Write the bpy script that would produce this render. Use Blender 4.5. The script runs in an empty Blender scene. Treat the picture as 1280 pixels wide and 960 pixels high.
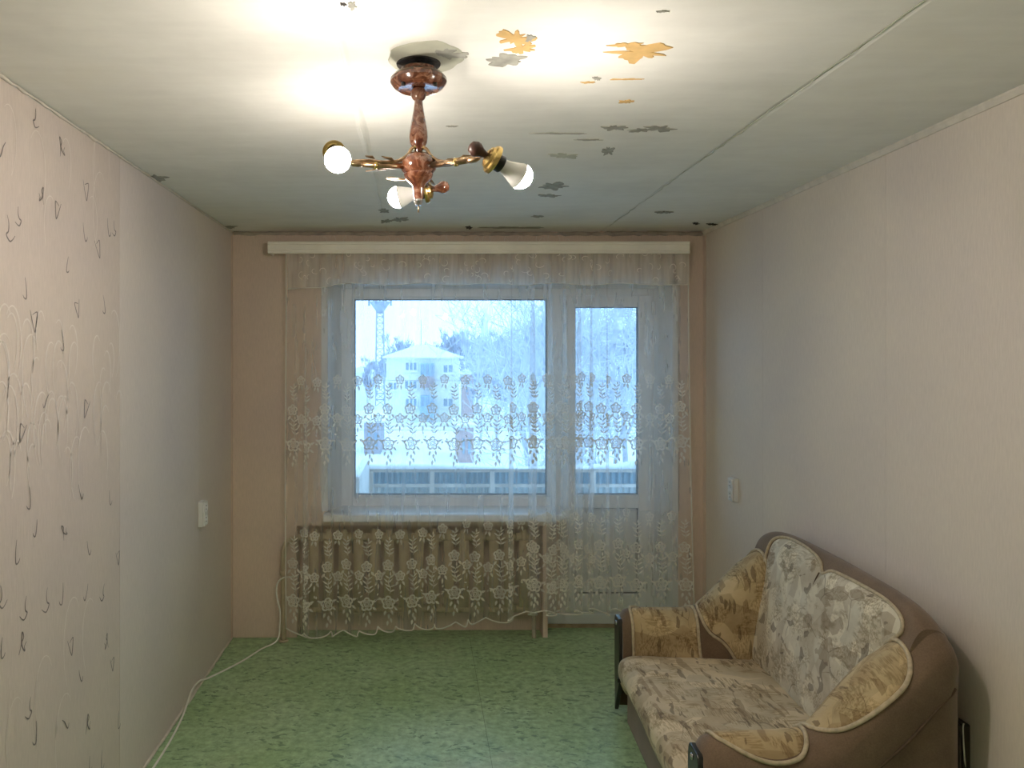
import bpy, bmesh, math, random
from math import sin, cos, pi, sqrt
from mathutils import Vector, Matrix

R = random.Random(7)
scene = bpy.context.scene
col = scene.collection

# ------------------------------------------------------------------ camera, light, exposure
CAMZ, F, VX, VY = 1.71, 960.0, 526.0, 450.0
cam_d = bpy.data.cameras.new('camera')
cam = bpy.data.objects.new('camera', cam_d); col.objects.link(cam)
cam.location = (0, 0, CAMZ); cam.rotation_euler = (pi / 2, 0, 0)
cam_d.sensor_width = 36; cam_d.lens = 36 * F / 1280
cam_d.shift_x = (640 - VX) / 1280; cam_d.shift_y = (VY - 480) / 1280
cam_d.clip_start = 0.05; cam_d.clip_end = 600
scene.camera = cam

vs = scene.view_settings
vs.view_transform = 'Standard'; vs.look = 'None'; vs.gamma = 1.0; vs.use_curve_mapping = False
vs.exposure = 0.0
SKY = (0.43, 0.73, 1.10); SKY_STRENGTH = 3.3
BULB = (1.0, 0.89, 0.78); BULB_STRENGTH = 500.0

world = bpy.data.worlds.new('overcast_sky'); scene.world = world
world.use_nodes = True
wn = world.node_tree.nodes; wl = world.node_tree.links
bg = wn['Background']; bg.inputs['Strength'].default_value = SKY_STRENGTH
wtc = wn.new('ShaderNodeTexCoord'); wnz = wn.new('ShaderNodeTexNoise'); wrp = wn.new('ShaderNodeValToRGB')
wnz.inputs['Scale'].default_value = 1.6; wnz.inputs['Detail'].default_value = 3
wrp.color_ramp.elements[0].color = (SKY[0] * .93, SKY[1] * .95, SKY[2] * .98, 1)
wrp.color_ramp.elements[1].color = (SKY[0] * 1.06, SKY[1] * 1.04, SKY[2], 1)
wl.new(wtc.outputs['Generated'], wnz.inputs['Vector']); wl.new(wnz.outputs['Fac'], wrp.inputs['Fac'])
wl.new(wrp.outputs['Color'], bg.inputs['Color'])

# room sizes (metres; camera stands at x=0, y=0)
XL, XR, YB, YF, ZC = -1.16, 1.74, 4.73, -.55, 2.50  # rear end YF is pulled in for more interreflection
YW = 4.92                                   # plane of the window frame

pl = bpy.data.lights.new('window_portal', 'AREA'); pl.shape = 'RECTANGLE'; pl.size = 2.1; pl.size_y = 2.1
pl.cycles.is_portal = True
po = bpy.data.objects.new('window_portal', pl); col.objects.link(po)
po.location = (0.48, 5.09, 1.12); po.rotation_euler = (pi / 2, 0, pi)

cy = scene.cycles
cy.max_bounces = 12; cy.transparent_max_bounces = 24; cy.diffuse_bounces = 8
cy.caustics_reflective = False; cy.caustics_refractive = False

# ------------------------------------------------------------------ helpers
def px(x, y, d):
    return Vector(((x - VX) * d / F, d, CAMZ - (y - VY) * d / F))

def px_ceiling(x, y):
    return px(x, y, (ZC - CAMZ) * F / (VY - y))

def px_left(x, y):
    return px(x, y, -XL * F / (VX - x))

class MB:
    def __init__(s): s.v = []; s.f = []
    def add(s, vs_, fs):
        b = len(s.v); s.v += [tuple(p) for p in vs_]; s.f += [tuple(i + b for i in f) for f in fs]; return s
    def box(s, x0, x1, y0, y1, z0, z1):
        p = [(x, y, z) for z in (z0, z1) for y in (y0, y1) for x in (x0, x1)]
        return s.add(p, [(0, 2, 3, 1), (4, 5, 7, 6), (0, 1, 5, 4), (2, 6, 7, 3), (0, 4, 6, 2), (1, 3, 7, 5)])
    def prism(s, poly, a, b):
        """poly: list of points (3D) ; a, b offsets (3D vectors) for the two caps"""
        n = len(poly); A = Vector(a); B = Vector(b)
        v = [Vector(p) + A for p in poly] + [Vector(p) + B for p in poly]
        f = [tuple(range(n - 1, -1, -1)), tuple(range(n, 2 * n))] + [(i, (i + 1) % n, (i + 1) % n + n, i + n) for i in range(n)]
        return s.add(v, f)
    def tube(s, pts, r, n=8, cap=True, closed=False):
        pts = [Vector(p) for p in pts]; m = len(pts)
        rs = r if isinstance(r, (list, tuple)) else [r] * m
        rings = []; up = None
        for i, p in enumerate(pts):
            if closed: d = pts[(i + 1) % m] - pts[i - 1]
            else: d = pts[min(i + 1, m - 1)] - pts[max(i - 1, 0)]
            if d.length < 1e-9: d = Vector((0, 0, 1))
            d.normalize()
            if up is None:
                up = Vector((0, 0, 1)) if abs(d.z) < .9 else Vector((1, 0, 0))
            a = d.cross(up)
            if a.length < 1e-5: a = d.orthogonal()
            a.normalize(); b = a.cross(d).normalized(); up = b
            rings.append([p + (a * cos(2 * pi * k / n) + b * sin(2 * pi * k / n)) * rs[i] for k in range(n)])
        v = [q for g in rings for q in g]; f = []
        for i in range(m if closed else m - 1):
            j = (i + 1) % m
            for k in range(n):
                f.append((i * n + k, i * n + (k + 1) % n, j * n + (k + 1) % n, j * n + k))
        if cap and not closed:
            f.append(tuple(range(n - 1, -1, -1))); f.append(tuple((m - 1) * n + k for k in range(n)))
        return s.add(v, f)
    def lathe(s, prof, org=(0, 0, 0), axis=(0, 0, 1), n=28):
        """prof: (radius, distance along the axis)"""
        ax = Vector(axis).normalized(); a = ax.orthogonal().normalized(); b = ax.cross(a); o = Vector(org)
        v = []; f = []
        for r, h in prof:
            v += [o + ax * h + (a * cos(2 * pi * k / n) + b * sin(2 * pi * k / n)) * max(r, 1e-5) for k in range(n)]
        for i in range(len(prof) - 1):
            for k in range(n):
                f.append((i * n + k, i * n + (k + 1) % n, (i + 1) * n + (k + 1) % n, (i + 1) * n + k))
        f.append(tuple(range(n - 1, -1, -1))); f.append(tuple((len(prof) - 1) * n + k for k in range(n)))
        return s.add(v, f)
    def grid(s, fn, us, vv):
        nu, nv = len(us), len(vv)
        v = [fn(u, w) for u in us for w in vv]
        f = [(i * nv + j, (i + 1) * nv + j, (i + 1) * nv + j + 1, i * nv + j + 1) for i in range(nu - 1) for j in range(nv - 1)]
        return s.add(v, f)
    def build(s, name, mat, parent=None, smooth=False, bevel=0, seg=2):
        me = bpy.data.meshes.new(name); me.from_pydata(s.v, [], s.f)
        bm = bmesh.new(); bm.from_mesh(me); bmesh.ops.recalc_face_normals(bm, faces=bm.faces); bm.to_mesh(me); bm.free()
        if smooth:
            for p in me.polygons: p.use_smooth = True
        me.materials.append(mat)
        o = bpy.data.objects.new(name, me); col.objects.link(o)
        if parent: attach(o, parent)
        if bevel:
            m = o.modifiers.new('edge', 'BEVEL'); m.width = bevel; m.segments = seg; m.limit_method = 'ANGLE'
        return o

def attach(o, parent):
    o.parent = parent
    if parent.type == 'EMPTY':
        o.matrix_parent_inverse = Matrix.Translation(-parent.location)

def auto(o, ang=40):
    """smooth shading that keeps sharp corners"""
    me = o.data
    for p in me.polygons: p.use_smooth = True
    me.set_sharp_from_angle(angle=math.radians(ang))
    return o

def tag(o, label=None, cat=None, group=None, kind=None):
    if label: o['label'] = label
    if cat: o['category'] = cat
    if group: o['group'] = group
    if kind: o['kind'] = kind
    return o

def thing(name, loc, label, cat, group=None, kind=None):
    o = bpy.data.objects.new(name, None); col.objects.link(o); o.location = loc
    o.empty_display_size = .05
    return tag(o, label, cat, group, kind)

def copy_tree(o, parent=None):
    c = o.copy(); col.objects.link(c); c.parent = parent
    for ch in list(o.children): copy_tree(ch, c)
    return c

def lerp(a, b, t): return a + (b - a) * t
def linspace(a, b, n): return [a + (b - a) * i / (n - 1) for i in range(n)]
def smooth01(t):
    t = max(0, min(1, t)); return t * t * (3 - 2 * t)

def table(pts, x):
    if x <= pts[0][0]: return pts[0][1]
    for (a, p), (b, q) in zip(pts, pts[1:]):
        if x <= b:
            return p + (q - p) * (x - a) / (b - a)
    return pts[-1][1]

def catmull(pts, n=8, closed=False):
    pts = [Vector(p) for p in pts]; m = len(pts); out = []
    for i in range(m if closed else m - 1):
        g = (lambda k: pts[k % m]) if closed else (lambda k: pts[max(0, min(m - 1, k))])
        p0, p1, p2, p3 = g(i - 1), g(i), g(i + 1), g(i + 2)
        for k in range(n):
            t = k / n
            out.append(.5 * ((2 * p1) + (p2 - p0) * t + (2 * p0 - 5 * p1 + 4 * p2 - p3) * t * t + (3 * p1 - p0 - 3 * p2 + p3) * t ** 3))
    if not closed: out.append(pts[-1].copy())
    return out

# ------------------------------------------------------------------ materials
def rgb(r, g, b):
    f = lambda c: (c / 255 / 12.92) if c / 255 <= .04045 else ((c / 255 + .055) / 1.055) ** 2.4
    return (f(r), f(g), f(b), 1)

class Mat:
    def __init__(s, name):
        s.m = bpy.data.materials.new(name); s.m.use_nodes = True
        s.nt = s.m.node_tree; s.n = s.nt.nodes; s.l = s.nt.links
        s.b = s.n['Principled BSDF']; s.out = s.n['Material Output']
        s.tc = s.n.new('ShaderNodeTexCoord')
    def node(s, t, **kw):
        n = s.n.new(t)
        for k, v in kw.items(): setattr(n, k, v)
        return n
    def coords(s, scale=(1, 1, 1), rot=(0, 0, 0), src='Object', warp=None):
        mp = s.node('ShaderNodeMapping'); mp.inputs['Scale'].default_value = scale; mp.inputs['Rotation'].default_value = rot
        s.l.new(s.tc.outputs[src] if isinstance(src, str) else src, mp.inputs['Vector'])
        if warp:
            nz = s.node('ShaderNodeTexNoise'); nz.inputs['Scale'].default_value = warp[0]
            s.l.new(s.tc.outputs['Object'], nz.inputs['Vector'])
            mx = s.node('ShaderNodeVectorMath', operation='MULTIPLY_ADD')
            s.l.new(nz.outputs['Color'], mx.inputs[0]); mx.inputs[1].default_value = (warp[1],) * 3
            s.l.new(mp.outputs['Vector'], mx.inputs[2]); return mx.outputs[0]
        return mp.outputs['Vector']
    def noise(s, scale, detail=3, rough=.5, vec=None, dist=0):
        n = s.node('ShaderNodeTexNoise'); n.inputs['Scale'].default_value = scale; n.inputs['Detail'].default_value = detail
        n.inputs['Roughness'].default_value = rough; n.inputs['Distortion'].default_value = dist
        s.l.new(vec if vec is not None else s.tc.outputs['Object'], n.inputs['Vector']); return n.outputs['Fac']
    def voro(s, scale, vec=None, feature='F1', out='Color', rnd=1):
        n = s.node('ShaderNodeTexVoronoi', feature=feature); n.inputs['Scale'].default_value = scale
        n.inputs['Randomness'].default_value = rnd
        s.l.new(vec if vec is not None else s.tc.outputs['Object'], n.inputs['Vector']); return n.outputs[out]
    def ramp(s, fac, stops, interp='LINEAR'):
        r = s.node('ShaderNodeValToRGB'); r.color_ramp.interpolation = interp; e = r.color_ramp.elements
        while len(e) < len(stops): e.new(.5)
        for k, (p, c) in enumerate(stops):
            e[k].position = p; e[k].color = c if isinstance(c, (tuple, list)) and len(c) == 4 else ((c, c, c, 1) if not isinstance(c, (tuple, list)) else (*c, 1))
        s.l.new(fac, r.inputs['Fac']); return r.outputs['Color']
    def mix(s, fac, a, b, mode='MIX'):
        n = s.node('ShaderNodeMix', data_type='RGBA', blend_type=mode)
        for sock, v in ((n.inputs[0], fac), (n.inputs[6], a), (n.inputs[7], b)):
            if hasattr(v, 'is_linked'): s.l.new(v, sock)
            else: sock.default_value = v
        return n.outputs[2]
    def bump(s, h, strength=.2, dist=.01):
        b = s.node('ShaderNodeBump'); b.inputs['Strength'].default_value = strength; b.inputs['Distance'].default_value = dist
        s.l.new(h, b.inputs['Height']); s.l.new(b.outputs['Normal'], s.b.inputs['Normal']); return s
    def base(s, c):
        if hasattr(c, 'is_linked'): s.l.new(c, s.b.inputs['Base Color'])
        else: s.b.inputs['Base Color'].default_value = c
        return s
    def set(s, **kw):
        for k, v in kw.items(): s.b.inputs[k.replace('_', ' ')].default_value = v
        return s

def plain(name, c, rough=.5, metal=0, var=.08, scale=30, bump=0):
    M = Mat(name); c2 = tuple(x * (1 - var) for x in c[:3]) + (1,); c3 = tuple(min(1, x * (1 + var)) for x in c[:3]) + (1,)
    M.base(M.ramp(M.noise(scale), [(.3, c2), (.7, c3)])).set(Roughness=rough, Metallic=metal)
    if bump: M.bump(M.noise(scale * 4), bump, .004)
    return M.m

def wallpaper(name, c, streak=.10):
    M = Mat(name)
    v = M.coords((150, 150, 22)); v2 = M.coords((260, 260, 26))
    c1 = tuple(x * (1 - streak) for x in c[:3]) + (1,); c3 = tuple(min(1, x * (1 + streak)) for x in c[:3]) + (1,)
    a = M.ramp(M.noise(1, 4, .65, v), [(.32, c1), (.68, c3)])
    blot = M.ramp(M.noise(1.3, 3), [(.3, (.93, .92, .95, 1)), (.7, (1.05, 1.04, 1.0, 1))])
    M.base(M.mix(1.0, a, blot, 'MULTIPLY')).set(Roughness=.75)
    M.bump(M.noise(1, 3, .6, v2), .22, .003)
    return M.m

m_wall_l = wallpaper('wallpaper_left', (.64, .56, .50, 1), .05)
m_wall_l2 = wallpaper('wallpaper_left_plain', (.69, .62, .57, 1), .05)
m_wall_r = wallpaper('wallpaper_right', (.74, .67, .60, 1), .045)
m_wall_b = wallpaper('wallpaper_back', (.72, .59, .50, 1), .06)
m_plaster = plain('bare_plaster', (.55, .53, .50, 1), .9, 0, .08, 12, .2)

def ceiling_mat():
    M = Mat('whitewash')
    blot = M.ramp(M.noise(2.2, 5, .6), [(.3, (.72, .72, .68, 1)), (.55, (.80, .80, .76, 1)), (.75, (.77, .76, .70, 1))])
    v = M.coords((3, 16, 3)); st = M.ramp(M.noise(1.2, 4, .6, v), [(.35, (.97, .97, .97, 1)), (.65, (1.015, 1.015, 1.015, 1))])
    M.base(M.mix(1, blot, st, 'MULTIPLY')).set(Roughness=.85)
    M.bump(M.noise(1.5, 4, .6, v), .10, .01); return M.m
m_ceil = ceiling_mat()

def lino():
    M = Mat('green_linoleum')
    big = M.ramp(M.noise(2.2, 3), [(.3, (.36, .53, .28, 1)), (.7, (.44, .61, .38, 1))])
    mid = M.ramp(M.noise(26, 4, .65), [(.35, (.68, .72, .64, 1)), (.7, (1.22, 1.2, 1.18, 1))])
    c = M.mix(1, big, mid, 'MULTIPLY')
    v = M.coords((22, 38, 22), (0, 0, .25), warp=(14, 2.2))
    fleck = M.ramp(M.noise(1, 3, .6, v), [(.55, 0.), (.62, 1.)])
    cl = M.ramp(M.noise(7, 2), [(.38, 0.), (.55, 1.)])
    c = M.mix(M.mix(1, fleck, cl, 'MULTIPLY'), c, (.17, .28, .15, 1))
    worn = M.ramp(M.noise(1.7, 4, .6, M.coords((1, 1, 1), (0, 0, 1))), [(.58, 0.), (.75, .55)])
    c = M.mix(worn, c, (.46, .48, .32, 1))
    M.base(c).set(Roughness=.38)
    M.l.new(M.ramp(M.noise(5, 3), [(.3, .30), (.7, .46)]), M.b.inputs['Roughness'])
    M.bump(M.noise(60, 3), .06, .003); return M.m
m_floor = lino()

def suede():
    M = Mat('brown_suede')
    a = M.ramp(M.noise(5, 4, .6), [(.3, (.150, .104, .068, 1)), (.7, (.215, .152, .102, 1))])
    f = M.ramp(M.noise(240, 2), [(.3, (.85, .85, .85, 1)), (.7, (1.12, 1.1, 1.08, 1))])
    M.base(M.mix(1, a, f, 'MULTIPLY')).set(Roughness=.85, Sheen_Weight=.25, Sheen_Roughness=.5)
    M.b.inputs['Specular IOR Level'].default_value = .2
    M.bump(M.noise(220, 2), .15, .002); return M.m
m_suede = suede()

def patterned(name, tint=(1, 1, 1)):
    M = Mat(name)
    t = lambda c: (c[0] * tint[0], c[1] * tint[1], c[2] * tint[2], 1)
    def shard(scale, sc, rot, w):
        bwn = M.node('ShaderNodeRGBToBW'); M.l.new(M.voro(scale, M.coords(sc, rot, warp=w)), bwn.inputs[0]); return bwn.outputs[0]
    a = M.ramp(shard(7, (1, 2.2, 1.5), (.4, .5, .3), (5, .10)), [(0, t((.34, .29, .22))), (.3, t((.50, .46, .38))), (.42, t((.62, .58, .49))), (.55, t((.45, .43, .37))), (.68, t((.66, .62, .53))), (.82, t((.40, .35, .28)))], 'CONSTANT')
    soft = M.ramp(M.noise(6, 4, .6, M.coords((1, 1, 1), (.9, .2, .9), warp=(5, .08))), [(.38, t((.44, .39, .31))), (.5, t((.55, .51, .43))), (.62, t((.66, .62, .54)))])
    c = M.mix(.5, a, soft)
    brown = M.ramp(shard(10, (5.0, 1.0, 1.5), (.2, .9, .7), (6, .25)), [(0, 0.), (.60, 0.), (.61, .55), (.68, 0.)], 'CONSTANT')
    c = M.mix(brown, c, t((.24, .18, .12)))
    dark = M.ramp(shard(15, (6.0, 1.3, 1.3), (.6, .1, 1.3), (7, .25)), [(0, 0.), (.31, 0.), (.32, .65), (.36, 0.)], 'CONSTANT')
    c = M.mix(dark, c, t((.14, .11, .085)))
    strokes = M.ramp(M.noise(1, 3, .6, M.coords((190, 20, 60), (.5, .3, .7), warp=(9, 5))), [(.42, (.66, .62, .55, 1)), (.56, (1.06, 1.05, 1.04, 1))])
    strokes2 = M.ramp(M.noise(1, 3, .6, M.coords((24, 170, 120), (.1, .6, .2), warp=(9, 5))), [(.42, (.70, .66, .58, 1)), (.56, (1.06, 1.05, 1.04, 1))])
    m1 = M.ramp(M.noise(8, 2, .5), [(.50, 0.), (.56, .9)]); m2 = M.ramp(M.noise(9, 2, .5, M.coords((1, 1, 1), (1, 1, 1))), [(.52, 0.), (.58, .9)])
    c = M.mix(m1, c, M.mix(1, c, strokes, 'MULTIPLY')); c = M.mix(m2, c, M.mix(1, c, strokes2, 'MULTIPLY'))
    line = M.ramp(M.voro(6, M.coords((2.2, .8, 1.1), (.7, .1, .5), warp=(4, .10)), 'DISTANCE_TO_EDGE', 'Distance'), [(.006, 1.), (.013, 0.)])
    lm = M.ramp(M.noise(9, 2), [(.52, 0.), (.6, .6)])
    c = M.mix(M.mix(1, line, lm, 'MULTIPLY'), c, t((.13, .10, .07)))
    M.base(c).set(Roughness=.8, Sheen_Weight=.1); M.b.inputs['Specular IOR Level'].default_value = .2
    M.bump(M.noise(11, 4, .6), .3, .02); return M.m
m_pat = patterned('painterly_upholstery', (1.22, 1.22, 1.16))
m_pat2 = patterned('golden_upholstery', (.94, .80, .55))
m_piping = plain('piping', (.50, .42, .29, 1), .8, 0, .2, 60)
m_piping_d = plain('suede_piping', (.10, .065, .04, 1), .85, 0, .2, 60)
m_fascia = plain('dark_varnish', (.022, .022, .018, 1), .3, 0, .3, 20)

def marble_wood():
    M = Mat('marbled_brown_lacquer')
    w = M.coords((1, 1, .7), (.4, .6, 0), warp=(18, .06))
    n = M.noise(26, 5, .6, w, 1.6)
    M.base(M.ramp(n, [(.25, (.02, .006, .004, 1)), (.42, (.085, .024, .012, 1)), (.52, (.15, .052, .024, 1)), (.60, (.25, .13, .085, 1)), (.68, (.09, .026, .012, 1)), (.85, (.34, .24, .18, 1))]))
    M.set(Roughness=.18, Coat_Weight=.6, Coat_Roughness=.08); return M.m
m_wood = marble_wood()
m_gold = plain('brass', (.72, .52, .20, 1), .25, 1, .12, 40)
m_bronze = plain('aged_bronze', (.40, .27, .16, 1), .3, 1, .3, 60)
m_darkknob = plain('dark_bakelite', (.055, .022, .015, 1), .4, 0, .3, 40)
m_black = plain('black_plastic', (.012, .012, .012, 1), .4, 0, .2, 40)
m_steel = plain('steel', (.55, .55, .55, 1), .25, 1, .1, 40)
m_white = plain('white_plastic', (.78, .78, .76, 1), .35, 0, .03, 15)
m_pvc = plain('white_pvc', (.80, .81, .82, 1), .3, 0, .02, 6)
m_pvc2 = plain('white_pvc_panel', (.74, .76, .78, 1), .35, 0, .02, 6)
m_gasket = plain('rubber_gasket', (.03, .03, .03, 1), .6, 0, .1, 30)
m_cornice = plain('cream_plastic', (.92, .88, .79, 1), .4, 0, .05, 8)
m_rad = plain('old_cream_enamel', (.50, .42, .28, 1), .4, 0, .12, 14, .1)
m_pipe = plain('pipe_paint', (.50, .42, .29, 1), .4, 0, .1, 20)
m_cord = plain('white_cord', (.85, .83, .76, 1), .5, 0, .06, 30)
m_dark = plain('socket_hole', (.02, .02, .02, 1), .7, 0, .1, 30)
m_brown = plain('brown_socket_plastic', (.045, .032, .024, 1), .4, 0, .2, 30)
m_strip = plain('painted_strip', (.68, .63, .55, 1), .7, 0, .1, 20)
m_strip_b = plain('grubby_strip', (.42, .37, .31, 1), .8, 0, .25, 14)
m_orange = plain('bare_filler_orange', (.60, .40, .16, 1), .9, 0, .15, 18)
m_greyp = plain('bare_filler_grey', (.33, .33, .29, 1), .9, 0, .2, 30)
m_patch = plain('plaster_repair', (.50, .51, .42, 1), .9, 0, .1, 14)
m_hole = plain('ceiling_hole', (.055, .05, .045, 1), .95, 0, .5, 60)
m_inkd = plain('wallpaper_ink_dark', (.22, .19, .18, 1), .7, 0, .2, 40)
m_inkl = plain('wallpaper_ink_light', (.745, .675, .615, 1), .6, 0, .06, 40)

def sheer(name, opacity, c, weave=900, trans=.5, var=.35):
    M = Mat(name); M.n.remove(M.b)
    tr = M.node('ShaderNodeBsdfTransparent'); df = M.node('ShaderNodeBsdfDiffuse'); tl = M.node('ShaderNodeBsdfTranslucent')
    df.inputs['Color'].default_value = c; tl.inputs['Color'].default_value = c
    m1 = M.node('ShaderNodeMixShader'); m1.inputs[0].default_value = trans
    M.l.new(df.outputs[0], m1.inputs[1]); M.l.new(tl.outputs[0], m1.inputs[2])
    m2 = M.node('ShaderNodeMixShader')
    fac = M.ramp(M.noise(1, 3, .5, M.coords((25, 25, 3))), [(.3, opacity * (1 - var)), (.7, min(1, opacity * (1 + var)))])
    M.l.new(fac, m2.inputs[0]); M.l.new(tr.outputs[0], m2.inputs[1]); M.l.new(m1.outputs[0], m2.inputs[2])
    M.l.new(m2.outputs[0], M.out.inputs['Surface']); return M.m
m_sheer = sheer('sheer_voile', .24, (.95, .94, .92, 1), trans=.75, var=.25)
m_val = sheer('valance_voile', .42, (.95, .93, .88, 1), trans=.5, var=.4)
m_lace = sheer('lace_thread', .85, (.92, .90, .85, 1), trans=.35, var=.1)
m_hem = sheer('hem_thread', .92, (.93, .91, .85, 1), trans=.3, var=.06)

def pane_mat():
    M = Mat('window_glass'); M.n.remove(M.b)
    tr = M.node('ShaderNodeBsdfTransparent'); gl = M.node('ShaderNodeBsdfGlossy'); fr = M.node('ShaderNodeFresnel')
    tr.inputs['Color'].default_value = (.95, .98, .98, 1); gl.inputs['Roughness'].default_value = .0
    fr.inputs['IOR'].default_value = 1.35
    nz = M.ramp(M.noise(2, 1), [(0, (.95, .97, .97, 1)), (1, (.96, .98, .98, 1))]); M.l.new(nz, tr.inputs['Color'])
    mx = M.node('ShaderNodeMixShader'); M.l.new(fr.outputs[0], mx.inputs[0]); M.l.new(tr.outputs[0], mx.inputs[1]); M.l.new(gl.outputs[0], mx.inputs[2])
    M.l.new(mx.outputs[0], M.out.inputs['Surface']); return M.m
m_pane = pane_mat()

def emit(name, c, st):
    M = Mat(name); M.n.remove(M.b); e = M.node('ShaderNodeEmission'); e.inputs['Color'].default_value = (*c, 1); e.inputs['Strength'].default_value = st
    nz = M.ramp(M.noise(20, 1), [(0, (*[x * .98 for x in c], 1)), (1, (*c, 1))]); M.l.new(nz, e.inputs['Color'])
    M.l.new(e.outputs[0], M.out.inputs['Surface']); return M.m
m_bulb = emit('lit_bulb_dome', BULB, BULB_STRENGTH)

# outdoor materials
m_snow = plain('snow', (.82, .85, .90, 1), .8, 0, .04, .6)
m_hwall = plain('white_house_wall', (.78, .78, .76, 1), .85, 0, .05, 1.2)
m_hbrick = plain('red_brick', (.44, .31, .30, 1), .85, 0, .15, 3)
m_hblue = plain('blue_glazing_frame', (.32, .46, .60, 1), .5, 0, .08, 3)
m_hglass = plain('far_window_glass', (.24, .32, .40, 1), .15, 0, .15, 2)
m_hred = plain('maroon_balcony_sheet', (.34, .24, .25, 1), .6, 0, .12, 3)
m_steelgrey = plain('galvanised_mast', (.40, .43, .50, 1), .6, 0, .1, 3)
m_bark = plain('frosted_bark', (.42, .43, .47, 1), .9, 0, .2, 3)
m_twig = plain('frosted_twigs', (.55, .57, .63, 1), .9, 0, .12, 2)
m_bark_haze = plain('haze_tinted_bark', (.47, .49, .58, 1), .9, 0, .15, .5)  # winter haze over the distant trees is put into this pale bark colour
m_railblue = plain('blue_sheet_metal', (.27, .42, .52, 1), .45, 0, .12, 5)
m_railgrey = plain('grey_sheet_metal', (.50, .56, .58, 1), .5, 0, .12, 5)
m_railpost = plain('pale_painted_post', (.60, .56, .52, 1), .6, 0, .15, 9)
m_conc = plain('balcony_concrete', (.48, .48, .47, 1), .9, 0, .15, 5, .2)
m_darkroof = plain('dark_shed_wall', (.36, .33, .36, 1), .8, 0, .15, 2)

# ------------------------------------------------------------------ room shell
fl = MB().box(XL - .3, XR + .3, YF - .3, YB + .195, -.12, 0).build('floor', m_floor)
tag(fl, 'worn green mottled linoleum floor of the empty room', 'floor', kind='structure')
ls = MB().box(.30, .3014, YF, 4.70, 0.0, .0005).build('linoleum_seam', plain('seam_grime', (.11, .15, .08, 1), .7), fl)

# ceiling: three concrete slabs with filled joints under a backing
ce = MB().box(XL - .3, XR + .3, YF - .3, YB + .3, ZC + .05, ZC + .2).build('ceiling', m_ceil)
tag(ce, 'whitewashed concrete slab ceiling with peeling patches and cracks', 'ceiling', kind='structure')
MB().box(XL - .3, XR + .3, YF - .3, YB + .3, ZC + .006, ZC + .05).build('joint_filler', m_ceil, ce)
def slab(x0, x1, dz, seed):
    rr = random.Random(seed); n = 60; ys = linspace(YF - .3, YB + .3, n); b = MB()
    a = []; w0 = w1 = 0
    for y in ys:
        w0 = w0 * .7 + rr.uniform(-.004, .004); w1 = w1 * .7 + rr.uniform(-.004, .004)
        a.append((x0 + w0, x1 + w1, y))
    v = []; f = []
    for (p, q, y) in a:
        v += [(p, y, ZC + .02), (p, y, ZC + dz + .003), (p + .012, y, ZC + dz), (q - .012, y, ZC + dz), (q, y, ZC + dz + .003), (q, y, ZC + .02)]
    for i in range(n - 1):
        for k in range(5): f.append((i * 6 + k, i * 6 + k + 1, i * 6 + k + 7, i * 6 + k + 6))
    b.add(v, f); o = b.build('ceiling_slab', m_ceil, ce); auto(o, 10); return o
slab(XL - .3, -.205, 0, 1); slab(-.200, 1.105, -.0015, 2); slab(1.111, XR + .3, .001, 3)

# left wall: two plain hanging strips by the window, printed strips nearer the camera
wl_ = MB().box(XL - .3, XL - .001, YF - .3, YB + .4, 0, ZC + .1).build('wall_left', m_plaster)
tag(wl_, 'side wall with pinkish beige wallpaper and scattered scribble print', 'wall', kind='structure')
for y0, y1, m in ((YF, .84, m_wall_l), (.841, 1.90, m_wall_l), (1.901, 2.958, m_wall_l), (2.96, 4.02, m_wall_l2), (4.0215, YB + .02, m_wall_l2)):
    MB().box(XL - .004, XL, y0, y1, 0.006, ZC - .012).build('wallpaper_strip', m, wl_)
wr = MB().box(XR + .001, XR + .3, YF - .3, YB + .4, 0, ZC + .1).build('wall_right', m_plaster)
tag(wr, 'side wall behind the sofa with plain beige ribbed wallpaper', 'wall', kind='structure')
for y0, y1 in ((YF, .75), (.7515, 1.81), (1.8115, 2.874), (2.8755, 3.91), (3.9115, YB + .02)):
    MB().box(XR, XR + .004, y0, y1, 0.006, ZC - .012).build('wallpaper_strip', m_wall_r, wr)
wf = MB().box(XL - .3, XR + .3, YF - .3, YF, 0, ZC + .1).build('wall_rear', wallpaper('wallpaper_rear_bounce', (.80, .77, .72, 1), .03))  # unseen wall, placed close and kept pale to bounce light into the room
tag(wf, 'unseen pale bounce wall behind the viewer opposite the window', 'wall', kind='structure')

# back wall with the opening for window and balcony door
OL, OR, OT = -.572, 1.547, 2.183         # opening at the room face
WB, DL = .765, .782                      # window bottom, left side of door recess
YO = YB + .36
wb = MB()
NL, NR, NZ, NY = -.765, .752, .69, 4.865     # radiator niche under the window
wb.box(XL - .3, NL, YB, YO, 0, ZC + .1); wb.box(NL, OL, YB, YO, NZ, ZC + .1); wb.box(OR, XR + .3, YB, YO, 0, ZC + .1)
wb.box(OL, OR, YB, YO, OT, ZC + .1); wb.box(OL, DL, YB, YO, NZ, WB); wb.box(NR, DL, YB, YO, 0, NZ); wb.box(NL, NR, NY, YO, 0, NZ); wb.box(DL, .908, YW + .002, YO, .09, WB)
wbo = wb.build('wall_back', m_wall_b)
tag(wbo, 'window wall with brownish wallpaper around the balcony door and window', 'wall', kind='structure')
_w = MB().box(XL, NL, YB - .003, YB, .006, ZC - .02); _w.box(NL, OL - .01, YB - .003, YB, NZ, ZC - .02); _w.build('wallpaper_strip', m_wall_b, wbo)
MB().box(OR + .01, XR, YB - .003, YB, .006, ZC - .02).build('wallpaper_strip', m_wall_b, wbo)
MB().box(OL - .009, OR + .009, YB - .003, YB, OT + .004, ZC - .02).build('wallpaper_strip', m_wall_b, wbo)

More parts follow.
